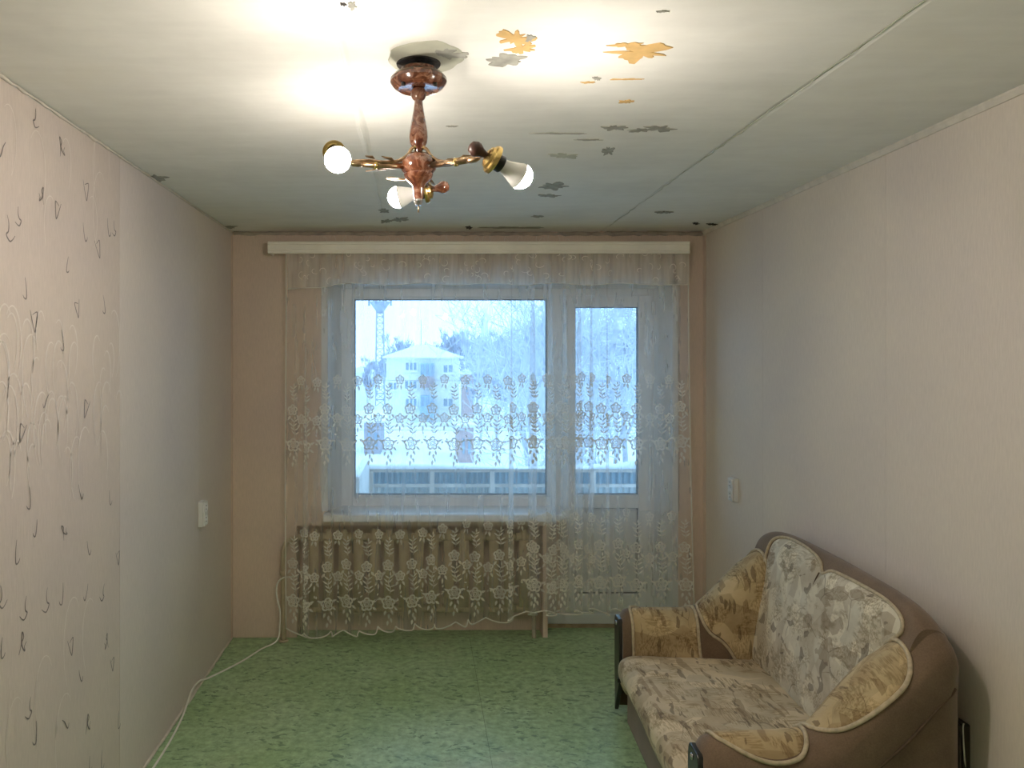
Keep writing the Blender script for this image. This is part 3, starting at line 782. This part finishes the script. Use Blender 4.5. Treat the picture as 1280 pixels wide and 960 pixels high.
def arm(side):
    def f(t, a):
        s, z = arm_local(t, a)
        return SW(s if side == 0 else SL - s, t, z)
    return f
def normal(f, u, v, h=.004, ref=None):
    a = f(u + h, v) - f(u - h, v); b = f(u, v + h) - f(u, v - h); n = a.cross(b)
    if n.length < 1e-12: n = Vector((0, 0, 1))
    n.normalize()
    return n
def pad(name, f, sign, outline, h, mat, parent, pipe=m_piping, pr=.0072, rings=12, n=6, centre=None):
    """quilted patch on surface f(u, v) inside a star-shaped closed outline"""
    O = [p.to_2d() for p in catmull([Vector((x, y, 0)) for x, y in outline], n, True)]
    c = Vector(centre) if centre else sum(O, Vector((0, 0))) / len(O); m = len(O); v = []; fs = []
    for k in range(rings + 1):
        r = k / rings
        for p in O:
            q = c + (p - c) * r; off = h * (1 - r ** 5) + .001 * sin(40 * q.x + 31 * q.y) * (1 - r)
            v.append(f(q.x, q.y) + normal(f, q.x, q.y) * sign * (off if k < rings else -.004))
    for k in range(rings):
        for i in range(m):
            fs.append((k * m + i, k * m + (i + 1) % m, (k + 1) * m + (i + 1) % m, (k + 1) * m + i))
    o = MB().add(v, fs).build(name, mat, parent, True)
    MB().tube([f(p.x, p.y) + normal(f, p.x, p.y) * sign * .004 for p in O], pr, 7, closed=True).build('piping', pipe, o, True)
    return o
TT = linspace(0, ST, 46); AA = linspace(0, 1, 10) + linspace(1.06, 1.94, 13) + linspace(2, 3, 8)
ear = [(.355, 1.50), (.40, 1.32), (.47, 1.17), (.55, 1.12), (.60, 1.16), (.630, 1.30), (.640, 1.6), (.640, 1.95), (.63, 2.25), (.60, 2.6), (.57, 2.9), (.535, 2.9), (.49, 2.62), (.44, 2.35), (.385, 2.08), (.355, 1.8)]
rest = [(.045, 1.50), (.08, 1.34), (.15, 1.20), (.22, 1.15), (.29, 1.20), (.325, 1.36), (.335, 1.6), (.335, 2.0), (.345, 2.45), (.36, 2.92), (.2, 2.95), (.055, 2.92), (.048, 2.4), (.045, 1.9)]
for side in (0, 1):
    f = arm(side); b = MB().grid(f, TT, AA)
    n = len(AA)
    for t in (0, ST):   # closed ends
        ringp = [f(t, a) for a in AA]; c = sum(ringp, Vector()) / n
        b.add([c] + ringp, [(0, i + 1, (i + 1) % n + 1) for i in range(n)])
    ao = auto(b.build('armrest', m_suede, SO), 50)
    sg = 1 if side == 0 else -1
    # which way the surface normal points
    tn = normal(f, .2, 1.5); sg = 1 if tn.z > 0 else -1
    pad('arm_pad', f, sg, rest, .008, m_pat2, ao)
    pad('ear_pad', f, sg, ear, .012, m_pat2, ao, centre=(.52, 1.75))
    # seam along the outer side
    sm = [(t, max(.02, min(.999, (seam_z(t) - .03) / (ztop(t) - min(.085, ztop(t) * .3) - .03)))) for t in linspace(.02, .745, 40)]
    MB().tube([f(t, a) + normal(f, t, a) * sg * .001 for t, a in sm], .0045, 6).build('seam_piping', m_piping_d, ao, True)
    # dark board on the arm front
    ol = []
    for a in AA:
        s, z = arm_local(.05, a)
        s = .072 + (s - .072) * .74; z = min(z, .498) if z > .3 else z
        ol.append((max(0.012, s), max(.012, z - .015)))
    ol = [(s if side == 0 else SL - s, z) for s, z in ol]
    fo = MB().prism([SW(s, 0, z) for s, z in ol], ET * -.016, ET * .004).build('front_board', m_fascia, SO, bevel=.004)
    MB().lathe([(.011, 0), (.011, .003), (.008, .006), (.001, .007)], SW(.072 if side == 0 else SL - .072, -.016, .455), -ET, 16).build('button', m_steel, fo, True)
MB().add(*(lambda b: (b.v, b.f))(MB().box(0, .03, 0, .02, 0, .018))).build('seat_latch', m_fascia, SO)
lt_ = [o for o in SO.children if o.name.startswith('seat_latch')][0]
lt_.matrix_parent_inverse = Matrix.Identity(4)
lt_.location = SW(SL - .165, -.03, .205) - SO.location

# back
bp = [(.555, .24), (.575, .36), (.612, .58), (.645, .76), (.662, .845), (.690, .895), (.722, .905), (.752, .885), (.770, .82), (.775, .6), (.775, .05)]
BP = catmull([(t, 0, z) for t, z in bp], 6)
def back(s, q):
    k = max(0, min(len(BP) - 1.001, q * 6)); i = int(k); p = BP[i].lerp(BP[i + 1], k - i)
    e = abs((s - SL / 2) / (SL / 2)); top = .935 - .018 * e ** 2 - .085 * e ** 10
    z = p.z if p.z < .36 else .36 + (p.z - .36) * (top - .36) / (.905 - .36)
    cv = -.03 * max(0, e - .55) ** 1.5 / .3 * smooth01((.80 - p.x) / .1)
    return SW(s, p.x + cv, z)
b = MB().grid(back, linspace(.05, SL - .05, 50), linspace(0, 10, 61)); bk = auto(b.build('backrest', m_suede, SO), 50)
for s in (.05, SL - .05):
    rp = [back(s, q) for q in linspace(0, 10, 61)]; c = sum(rp, Vector()) / 61
    bk2 = MB().add([c] + rp, [(0, i + 1, (i + 1) % 61 + 1) for i in range(61)])
    bk2.build('backrest_side', m_suede, bk)
tn = normal(back, .6, 2.5); sg = 1 if (tn.dot(ET) < 0) else -1
po_ = [(1.215, 1.0), (.95, .9), (.6, .9), (.36, 1.0), (.30, 1.7), (.235, 2.6), (.15, 3.4), (.112, 4.0), (.135, 4.45), (.23, 4.65), (.40, 4.62), (.55, 4.52), (.635, 4.40), (.685, 4.05), (.735, 4.55), (.83, 4.9), (.98, 5.1), (1.10, 5.0), (1.18, 4.55), (1.207, 3.6), (1.212, 2.4)]
pb = pad('back_pad', back, sg, po_, .020, m_pat, bk, pr=.0065, n=5, centre=(.70, 2.6), rings=16)
# cleft running down from the notch of the back pad
MB().tube([back(.685 + .02 * k / 5, 4.05 - .12 * k) + normal(back, .685, 3.6) * sg * (.018) for k in range(7)], .0025, 6).build('cleft_stitch', m_piping_d, pb, True)

# seat
spf = catmull([(.03, 0, .20), (.0, 0, .205), (-.022, 0, .235), (-.036, 0, .28), (-.030, 0, .32), (-.008, 0, .342), (.04, 0, .353), (.2, 0, .352), (.4, 0, .348), (.585, 0, .345), (.60, 0, .30)], 6)
def seat(s, q):
    k = max(0, min(len(spf) - 1.001, q * 6)); i = int(k); p = spf[i].lerp(spf[i + 1], k - i)
    e = abs((s - SL / 2) / (SL / 2 - .15)); z = p.z; t = p.x
    if q < 3: z += (.020 * sin(7.5 * s + 1.0) + .008 * sin(19 * s)) * (3 - q) / 3
    z += .006 * (1 - e ** 4) * (1 if q > 5 else 0) + .002 * sin(23 * s + 9 * t) * sin(17 * t + 4 * s) * (q > 5)
    z -= .035 * e ** 14
    t += .012 * e ** 10 * (q < 6)
    return SW(s, t, z)
se = MB().grid(seat, linspace(.138, SL - .138, 60), linspace(0, 10, 61)).build('seat', m_pat2 if False else patterned('seat_upholstery', (1.08, .98, .80)), SO, True)
MB().tube([seat(s, .5) for s in linspace(.14, SL - .14, 60)], .005, 7).build('piping', m_piping, se, True)
def sbox(nm, s0, s1, t0, t1, z0, z1, m, par, bv=0):
    return MB().prism([SW(s0, t0, 0), SW(s1, t0, 0), SW(s1, t1, 0), SW(s0, t1, 0)], (0, 0, z0), (0, 0, z1)).build(nm, m, par, bevel=bv)
sbox('front_panel', .125, SL - .125, .022, .06, .0, .26, m_suede, SO, .008)
sbox('base', .05, SL - .05, .06, .765, .0, .24, m_suede, SO)

# ------------------------------------------------------------------ chandelier
CC = Vector((-.006, 2.02, 0)); zc = lambda y: CAMZ + (VY - y) / (F / 2.02)
hole = MB().lathe([(.058, -.003), (.060, .004), (.056, .03), (.03, .045)], (CC.x, CC.y + .02, ZC - .004), (0, 0, 1), 36).build('ceiling_hole', m_hole, ce)
CH = thing('chandelier', (CC.x, CC.y, ZC), 'three-arm chandelier of brown marbled lacquer and brass with bare bulbs', 'chandelier')
MB().tube([(CC.x, CC.y, ZC + .02), (CC.x, CC.y, 2.46)], .006, 8).build('hook_rod', m_steel, CH, True)
L_ = lambda pr, nm, m, par=CH, n=36: auto(MB().lathe(pr, (CC.x, CC.y, 0), (0, 0, 1), n).build(nm, m, par), 35)
cp = L_([(.030, 2.476), (.047, 2.474), (.050, 2.466), (.066, 2.458), (.0745, 2.448), (.0745, 2.440), (.066, 2.428), (.054, 2.421), (.048, 2.424), (.020, 2.425)], 'canopy', m_wood)
for a in (-2.3, -.75): MB().lathe([(.006, .0), (.006, .006), (.004, .009)], (CC.x + .058 * cos(a), CC.y + .058 * sin(a), 2.425), (0, 0, -1), 12).build('screw', m_black, cp, True)
L_([(.010, 2.426), (.017, 2.422), (.0205, 2.412), (.0205, 2.405), (.016, 2.396), (.010, 2.391)], 'ball_collar', m_wood)
L_([(.0105, 2.392), (.0115, 2.382), (.0145, 2.362), (.0195, 2.335), (.0235, 2.312), (.0245, 2.296), (.0225, 2.281), (.0165, 2.270), (.0115, 2.263), (.010, 2.250)], 'stem', m_wood)
L_([(.012, 2.256), (.026, 2.252), (.040, 2.242), (.0475, 2.229), (.0485, 2.221), (.045, 2.210), (.040, 2.204), (.0385, 2.201)], 'body', m_wood)
L_([(.037, 2.203), (.0385, 2.197), (.035, 2.188), (.026, 2.178), (.017, 2.170), (.0145, 2.160), (.0125, 2.140), (.0105, 2.130)], 'lower_cone', m_wood)
fn = L_([(.0115, 2.132), (.0125, 2.127), (.010, 2.122), (.008, 2.116)], 'finial', m_steel)
MB().tube([(CC.x, CC.y, 2.118), (CC.x, CC.y, 2.098)], .0022, 8).build('threaded_rod', m_bronze, fn, True)

HS = 1.28
def bulb_unit(org, ax, idx, ao):
    """lamp holder with bulb along ax; the bulb is a thing of its own"""
    HS = 1.02 if idx == 2 else 1.28
    ax = Vector(ax).normalized(); o = Vector(org); H = lambda pr: [(a * HS, b * HS) for a, b in pr]
    MB().lathe(H([(.002, -.048), (.010, -.045), (.0145, -.036), (.0145, -.030), (.009, -.020), (.0065, -.012), (.007, -.006)]), o, ax, 20).build('holder_knob', m_darkknob if idx == 1 else m_wood, ao, True)
    auto(MB().lathe(H([(.007, -.010), (.012, -.009), (.020, -.005), (.022, .000), (.0265, .002), (.0285, .006), (.0285, .010), (.024, .012), (.018, .012)]), o, ax, 28).build('holder_cup', m_gold, ao), 35)
    auto(MB().lathe(H([(.016, .010), (.0165, .014), (.0165, .026), (.015, .028)]), o, ax, 24).build('holder_ring', m_black, ao), 35)
    labels = ['lit bare bulb at the far end of the chandelier, lowest of the three', 'lit bare bulb pointing to the sofa side below a brass cup', 'lit bare bulb facing the viewer on the scribble-wallpaper side of the chandelier']
    t = thing('light_bulb', o + ax * .03, labels[idx], 'light bulb', 'bulbs of the chandelier')
    auto(MB().lathe([(.016, .032), (.017, .040), (.019, .050), (.024, .064), (.0285, .077), (.0312, .083), (.0322, .091)], o, ax, 28).build('bulb_base', m_white, t), 35)
    d = [(.0319, .0912)] + [(.0320 * cos(a), .090 + .0320 * sin(a)) for a in linspace(.10, pi / 2, 9)]
    MB().lathe(d, o, ax, 24).build('bulb_dome', m_bulb, t, True)

phi0 = math.radians(7.5)
for idx, k in enumerate((0, 1, 2)):
    ph = phi0 + k * 2 * pi / 3                  # clockwise from +y
    D = Vector((sin(ph), cos(ph), 0)); T = Vector((-D.y, D.x, 0)); U = Vector((0, 0, 1)); P = lambda r, t, z: CC + D * r + T * t + U * z
    tip = P(.222, 0, 2.222)
    ar = MB().tube([P(.03, 0, 2.217), P(.10, 0, 2.212), P(.155, 0, 2.210)], [.0085, .0085, .0075], 12).build('arm', m_bronze, CH, True)
    MB().lathe([(.0085, 0), (.011, .002), (.011, .008), (.0085, .01)], P(.115, 0, 2.2113), D, 14).build('arm_collar', m_gold, ar, True)
    MB().tube(catmull([P(.012, .004, 2.268), P(.022, .006, 2.262), P(.035, .008, 2.243), P(.06, .008, 2.226), P(.10, .006, 2.219), (P(.14, .004, 2.219)), P(.172, .002, 2.215), P(.195, -.005, 2.212), P(.212, -.012, 2.211)], 5),
              [.0045] * 41, 8).build('scroll', m_bronze, ar, True)
    MB().lathe([(.001, -.006), (.005, -.004), (.006, 0), (.005, .004), (.001, .006)], P(.012, .004, 2.268), (0, 0, 1), 12).build('scroll_end', m_gold, ar, True)
    for (r0, t0, z0, an, ln) in ((.07, .012, 2.222, .5, .045), (.085, -.012, 2.206, -.4, .055), (.125, .010, 2.224, .3, .03)):
        q = P(r0, t0, z0); d = (D * cos(an * .6) + U * sin(an * .5) * .6 + T * (.3 if an > 0 else -.3)).normalized(); n_ = d.cross(U).normalized()
        pts = [q, q + d * ln * .35 + n_ * .006 + U * .003, q + d * ln * .75 + n_ * .004, q + d * ln, q + d * ln * .75 - n_ * .004, q + d * ln * .35 - n_ * .006 + U * .003]
        MB().prism(pts, (0, 0, -.001), (0, 0, .0012)).build('leaf', m_bronze, ar)
    # flattened leaf-shaped end of the straight tube
    MB().tube([P(.152, 0, 2.210), P(.165, 0, 2.2095), P(.18, 0, 2.209), P(.192, 0, 2.2088)], [.0065, .0085, .0075, .002], 10).build('arm_tip', m_bronze, ar, True)
    if idx == 0:
        MB().tube([P(.15 + .012 * sin(a), .085 + .026 * cos(a), 2.224 + .003 * cos(a)) for a in linspace(0, 2 * pi, 25)[:-1]], .0016, 6, closed=True).build('wire_loop', m_bronze, ar, True)
        MB().tube([P(.13, .008, 2.22), P(.14, .04, 2.222), P(.15, .062, 2.223)], .0014, 6).build('loop_stalk', m_bronze, ar, True)
    ax = ((T * .98 - D * .02 - U * .20), (T * .74 + D * .46 - U * .40), Vector((.20, -.86, -.46)))[idx]
    bulb_unit(P(.222, .0, (2.205, 2.206, 0)[idx]) if idx < 2 else Vector((-.2195, 1.938, 2.237)), ax, idx, ar)

# ------------------------------------------------------------------ balcony
BA = thing('balcony', (.3, 5.6, -.02), 'snowy balcony outside the window with blue sheet-metal railing', 'balcony')
MB().box(-.9, 2.6, YO, 6.2, -.16, -.02).build('slab', m_conc, BA)
BY = 6.10; bz = lambda y: CAMZ - (y - VY) * BY / F; bx_ = lambda x: (x - VX) * BY / F
MB().box(bx_(462), 2.6, BY - .02, BY + .03, bz(590), bz(584)).build('top_rail', m_railpost, BA)
MB().box(bx_(462), 2.6, BY - .01, BY + .015, bz(609), bz(605)).build('mid_rail', m_railpost, BA)
posts = [464, 540, 615, 690, 741, 815]
for p in posts: MB().box(bx_(p) - .018, bx_(p) + .018, BY - .03, BY + .0, -.02, bz(588)).build('post', m_railpost, BA, bevel=.004)
def corrugated(x0, x1, z0, z1, y):
    n = max(6, int((x1 - x0) / .012)); xs = linspace(x0, x1, n); v = []; f = []
    for i, x in enumerate(xs):
        d = .008 * (1 if (i // 2) % 2 else -1); v += [(x, y + d, z0), (x, y + d, z1), (x, y + d + .003, z1), (x, y + d + .003, z0)]
    for i in range(n - 1):
        for k in range(4): f.append((i * 4 + k, i * 4 + (k + 1) % 4, i * 4 + 4 + (k + 1) % 4, i * 4 + 4 + k))
    f += [(0, 1, 2, 3), tuple((n - 1) * 4 + k for k in (3, 2, 1, 0))]
    return MB().add(v, f)
for a, c in zip(posts, posts[1:]):
    corrugated(bx_(a) + .01, bx_(c) - .01, bz(606), bz(586), BY + .045).build('railing_sheet', m_railblue, BA)
    corrugated(bx_(a) + .01, bx_(c) - .01, .0, bz(609), BY + .045).build('railing_sheet', m_railgrey, BA)
MB().box(bx_(462) - .05, bx_(462), YO, BY, -.02, bz(572)).build('side_partition', m_hwall, BA)
def snowcap(x0, x1, y0, y1, z, h, seed):
    rr = random.Random(seed); ph = rr.uniform(0, 6)
    def f(u, v):
        a = pi * v; hh = h * (.65 + .3 * sin(5 * u + ph) + .15 * sin(13 * u)); return Vector((lerp(x0, x1, u), lerp(y0, y1, .5 - .5 * cos(a)), z - .004 + hh * sin(a)))
    return MB().grid(f, linspace(0, 1, 50), linspace(0, 1, 9))
snowcap(bx_(462), 2.6, BY - .035, BY + .05, bz(585), .035, 3).build('snow_cap', m_snow, BA, True)
snowcap(bx_(740), bx_(830), BY - .05, BY + .06, bz(584), .055, 6).build('snow_cap', m_snow, BA, True)
snowcap(-.4, 2.6, 5.75, BY - .03, -.02, .10, 5).build('snow_drift', m_snow, BA, True)
for xq in (-.86, 2.61): MB().box(xq - .02, xq + .02, 5.73, 5.77, -.02, 1.75).build('line_post', m_railpost, BA)
for i, y in enumerate((475, 532, 537)):
    o = MB().tube([(-.85 + .345 * k, 5.75, CAMZ - (y - VY) * 5.75 / F - .006 * sin(pi * k / 10)) for k in range(11)], .0018, 5).build('clothes_line', m_steelgrey, None, True)
    tag(o, ['upper thin clothes line strung across the balcony', 'middle thin clothes line strung across the balcony', 'lowest thin clothes line strung across the balcony'][i], 'clothes line', 'balcony clothes lines')

# ------------------------------------------------------------------ outdoors
GZ = -5.5
gr = MB().grid(lambda x, y: Vector((x, y, GZ + .25 * sin(x * .09 + 1) * sin(y * .07) - .5 * smooth01((y - 150) / 100))), linspace(-140, 180, 41), linspace(7, 330, 41)).build('ground', m_snow, None, True)
tag(gr, 'snow-covered yard and field beyond the balcony', 'ground', kind='structure')
HD = 90.0; hp = lambda x, y, d=HD: px(x, y, d)
HO = thing('house', hp(528, 527), 'white two-storey house with snowy hip roof beyond the balcony', 'house')
A = hp(483, 446); B = hp(574, 446)
MB().box(A.x, B.x, HD, HD + 11, GZ - .6, A.z).build('wall', m_hwall, HO)
ex0, ex1 = hp(478, 0).x, hp(579, 0).x; rz = A.z; pk = hp(528, 430).z
b = MB(); b.add([(ex0, HD - .6, rz), (ex1, HD - .6, rz), (ex1, HD + 11.6, rz), (ex0, HD + 11.6, rz), ((ex0 + ex1) / 2 - .7, HD + 4.5, pk), ((ex0 + ex1) / 2 + .7, HD + 4.5, pk),
                 (ex0, HD - .6, rz - .16), (ex1, HD - .6, rz - .16), (ex1, HD + 11.6, rz - .16), (ex0, HD + 11.6, rz - .16)],
                [(0, 1, 5, 4), (1, 2, 5), (2, 3, 4, 5), (3, 0, 4), (0, 6, 7, 1), (1, 7, 8, 2), (2, 8, 9, 3), (3, 9, 6, 0), (6, 9, 8, 7)])
b.build('roof', m_snow, HO)
def hwin(x0, x1, y0, y1, n=3):
    p = hp(x0, y1); q = hp(x1, y0)
    w = MB(); ring(w, p.x - .1, q.x + .1, p.z - .1, q.z + .1, (.14,) * 4, HD - .12, HD + .02)
    for k in range(1, n): xx = lerp(p.x, q.x, k / n); w.box(xx - .06, xx + .06, HD - .1, HD + .02, p.z, q.z)
    o = w.build('window', m_hwall, HO)
    for k in range(n): MB().box(lerp(p.x, q.x, k / n) + .05, lerp(p.x, q.x, (k + 1) / n) - .05, HD - .05, HD + .02, p.z, q.z).build('pane', m_hglass, o)
    MB().box(p.x - .2, q.x + .2, HD - .3, HD, p.z - .22, p.z - .1).build('ledge', m_hwall, o)
for r in ((507, 521, 453, 463), (506, 521, 476, 486), (507, 521, 498, 508), (554, 566, 456, 466), (554, 566, 498, 508), (487, 496, 478, 487)): hwin(*r, n=3 if r[1] - r[0] > 12 else 2)
def hbal(y0, y1, y2, m1):
    p = hp(525, y2); q = hp(543, y0); z1 = hp(0, y1).z
    o = MB().box(p.x, q.x, HD - 1.2, HD, p.z, z1).build('balcony', m1, HO)
    g = MB().box(p.x + .05, q.x - .05, HD - 1.1, HD, z1, q.z).build('balcony_glazing', m_hblue, o)
    for k in range(3): MB().box(lerp(p.x, q.x, (k + .18) / 3), lerp(p.x, q.x, (k + .82) / 3), HD - 1.16, HD - 1.08, z1 + .15, q.z - .15).build('pane', m_hglass, o)
hbal(454, 470, 484, m_hred); hbal(494, 508, 520, m_hblue)
MB().lathe([(.05, 0), (.03, 3.2)], ((ex0 + ex1) / 2 - .2, HD + 4.5, pk - .1), (0, 0, 1), 6).build('roof_aerial', m_steelgrey, HO)
# neighbouring buildings
def small_house(x0, x1, ye, yp, d, m, label, snow=True):
    p = px(x0, ye, d); q = px(x1, ye, d); pk_ = px(0, yp, d).z
    o = thing('outbuilding', ((p.x + q.x) / 2, d, GZ), label, 'building')
    MB().box(p.x, q.x, d, d + 6, GZ - .6, p.z).build('wall', m, o)
    b = MB(); xm = (p.x + q.x) / 2; o_ = .3
    b.prism([(p.x - o_, d - .3, p.z), (q.x + o_, d - .3, p.z), (q.x + o_, d - .3, p.z + .12), (xm, d - .3, pk_), (p.x - o_, d - .3, p.z + .12)], (0, 0, 0), (0, 6.6, 0)); b.build('roof', m_snow, o)
    w = (q.x - p.x)
    for k in range(2):
        xx = p.x + w * (.3 + .4 * k); MB().box(xx - w * .08, xx + w * .08, d - .05, d + .02, p.z - 1.9, p.z - .8).build('window', m_hglass, o)
small_house(436, 466, 466, 458, 110, m_hwall, 'pale building with snowy roof beside the mast')
small_house(580, 592, 468, 462, 82, m_hbrick, 'narrow reddish brick building with snowy top beside the white house')
small_house(574, 592, 534, 528, 55, m_hbrick, 'low red shed with snowy roof in front of the white house')
small_house(455, 476, 528, 522, 60, m_darkroof, 'low grey shed with snowy roof below the mast')

# mast
TW = thing('lattice_mast', px(475, 500, 120), 'tall lattice telecom mast with antennas behind the house', 'mast')
tp = px(475, 372, 120); tx, tz = tp.x, tp.z + 4; ty = 120
def mast_w(z): return lerp(.75, .42, (z - GZ) / (tz - GZ))
for i, (sx, sy) in enumerate(((-1, -1), (1, -1), (1, 1), (-1, 1))):
    MB().tube([(tx + sx * mast_w(z), ty + sy * mast_w(z), z) for z in (GZ, tz)], .10, 6).build('leg', m_steelgrey, TW)
b = MB(); zs = linspace(GZ, tz, 22)
for z0, z1 in zip(zs, zs[1:]):
    for k in range(4):
        c = ((-1, -1), (1, -1), (1, 1), (-1, 1)); p, q = c[k], c[(k + 1) % 4]; w0, w1 = mast_w(z0), mast_w(z1)
        b.tube([(tx + p[0] * w0, ty + p[1] * w0, z0), (tx + q[0] * w1, ty + q[1] * w1, z1)], .05, 4); b.tube([(tx + p[0] * w0, ty + p[1] * w0, z0), (tx + q[0] * w0, ty + q[1] * w0, z0)], .05, 4)
tag(b.build('bracing', m_steelgrey, TW), kind='stuff')
zp = px(0, 379, 120).z
MB().lathe([(1.5, 0), (1.6, .1), (1.6, .22), (.4, .25)], (tx, ty, zp), (0, 0, 1), 12).build('platform', m_steelgrey, TW)
MB().lathe([(.4, -1.6), (1.5, 0)], (tx, ty, zp), (0, 0, 1), 8).build('platform_strut', m_steelgrey, TW)
for k in range(6):
    a = k * pi / 3; MB().box(tx + 1.7 * cos(a) - .16, tx + 1.7 * cos(a) + .16, ty + 1.7 * sin(a) - .1, ty + 1.7 * sin(a) + .1, zp - .4, zp + 1.6).build('antenna', m_steelgrey, TW)

# trees
def tree_parts(seed, h, levels=4, kids=5, spread=.75, r0=.12, tw=.006, up=.18, segs=4, minlen=.2):
    rr = random.Random(seed); tb = MB(); wb_ = MB()
    def grow(p, d, ln, r, lev):
        pts = [p.copy()]; q = p.copy(); dd = d.copy()
        for i in range(segs):
            dd = (dd + Vector((rr.uniform(-.16, .16), rr.uniform(-.16, .16), rr.uniform(-.05, .12) + up * .3))).normalized(); q = q + dd * ln / segs; pts.append(q.copy())
        rs = [max(tw, r * (1 - .75 * i / segs)) for i in range(segs + 1)]
        (tb if lev <= 1 else wb_).tube(pts, rs, 5 if lev <= 1 else 3, cap=False)
        if lev >= levels: return
        for k in range(kids + (2 if lev == 0 else 0)):
            t = rr.uniform(.3 if lev else .28, 1.0); i = min(segs - 1, int(t * segs)); c = pts[i].lerp(pts[i + 1], t * segs - i)
            a = rr.uniform(0, 2 * pi); o = dd.orthogonal().normalized(); s_ = dd.cross(o)
            nd = (dd * rr.uniform(.5, .9) + (o * cos(a) + s_ * sin(a)) * spread * rr.uniform(.7, 1.2) + Vector((0, 0, up))).normalized()
            grow(c, nd, max(minlen, ln * rr.uniform(.42, .66)), rs[i] * .6, lev + 1)
    grow(Vector((0, 0, 0)), Vector((0, 0, 1)), h * .72, r0, 0)
    return tb, wb_
def make_tree(name, seed, loc, label, group, h, mt, mw, rz=0, **kw):
    tb, wb_ = tree_parts(seed, h, **kw)
    o = thing(name, (0, 0, 0), label, 'tree', group)
    t = tb.build('trunk', mt, o, True); w = wb_.build('twigs', mw, o); w['kind'] = 'stuff'
    o.location = loc; o.rotation_euler.z = rz; return o
near = [(668, 24, 9.0, 'frosted bare tree seen through the window pane edge beside the door', 41), (742, 19, 9.5, 'frosted bare tree filling the glass of the balcony door', 42), (790, 25, 10.5, 'tall frosted tree at the hinge side of the balcony door glass', 43), (715, 33, 11.0, 'farther frosted tree between window and balcony door', 44), (765, 30, 9.0, 'thin frosted tree deep behind the balcony door glass', 45)]
for x, d, h, lb, sd in near:
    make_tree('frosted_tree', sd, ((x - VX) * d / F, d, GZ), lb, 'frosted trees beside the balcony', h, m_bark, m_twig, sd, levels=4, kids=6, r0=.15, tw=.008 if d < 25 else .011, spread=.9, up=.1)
far = [make_tree('bare_tree', 70 + k, (0, 0, 0), '', 'far winter trees', 12, m_bark_haze, m_bark_haze, levels=4, kids=5, r0=.25, tw=.045, spread=.55, up=.35) for k in range(3)]
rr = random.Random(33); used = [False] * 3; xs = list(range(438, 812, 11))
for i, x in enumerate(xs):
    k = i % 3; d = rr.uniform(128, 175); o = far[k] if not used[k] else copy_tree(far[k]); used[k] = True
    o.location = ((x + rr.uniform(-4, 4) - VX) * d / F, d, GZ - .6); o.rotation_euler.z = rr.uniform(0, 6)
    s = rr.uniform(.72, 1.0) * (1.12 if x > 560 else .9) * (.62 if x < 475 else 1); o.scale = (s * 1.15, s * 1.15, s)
    o['label'] = 'bare haze-tinted tree in the hazy row ' + ('beside the mast, away from the house' if x < 476 else 'rising behind the snowy roof of the white house' if x < 580 else 'between the white house and the door frame' if x < 705 else 'seen through the balcony door glass')
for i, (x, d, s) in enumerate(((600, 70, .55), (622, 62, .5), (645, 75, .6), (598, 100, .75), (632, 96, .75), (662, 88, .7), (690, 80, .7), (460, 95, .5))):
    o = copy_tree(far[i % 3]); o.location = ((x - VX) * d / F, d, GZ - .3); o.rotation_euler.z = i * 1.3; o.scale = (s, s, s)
    o['label'] = 'bare haze-tinted tree nearer than the hazy row, ' + ('just beside the red brick building', 'second from the red brick building', 'third from the red brick building', 'behind the red brick building', 'in the middle of the wide pane', 'close to the frame of the wide pane', 'hidden by the window mullion', 'beside the mast foot')[i]; o['group'] = 'middle-distance winter trees'
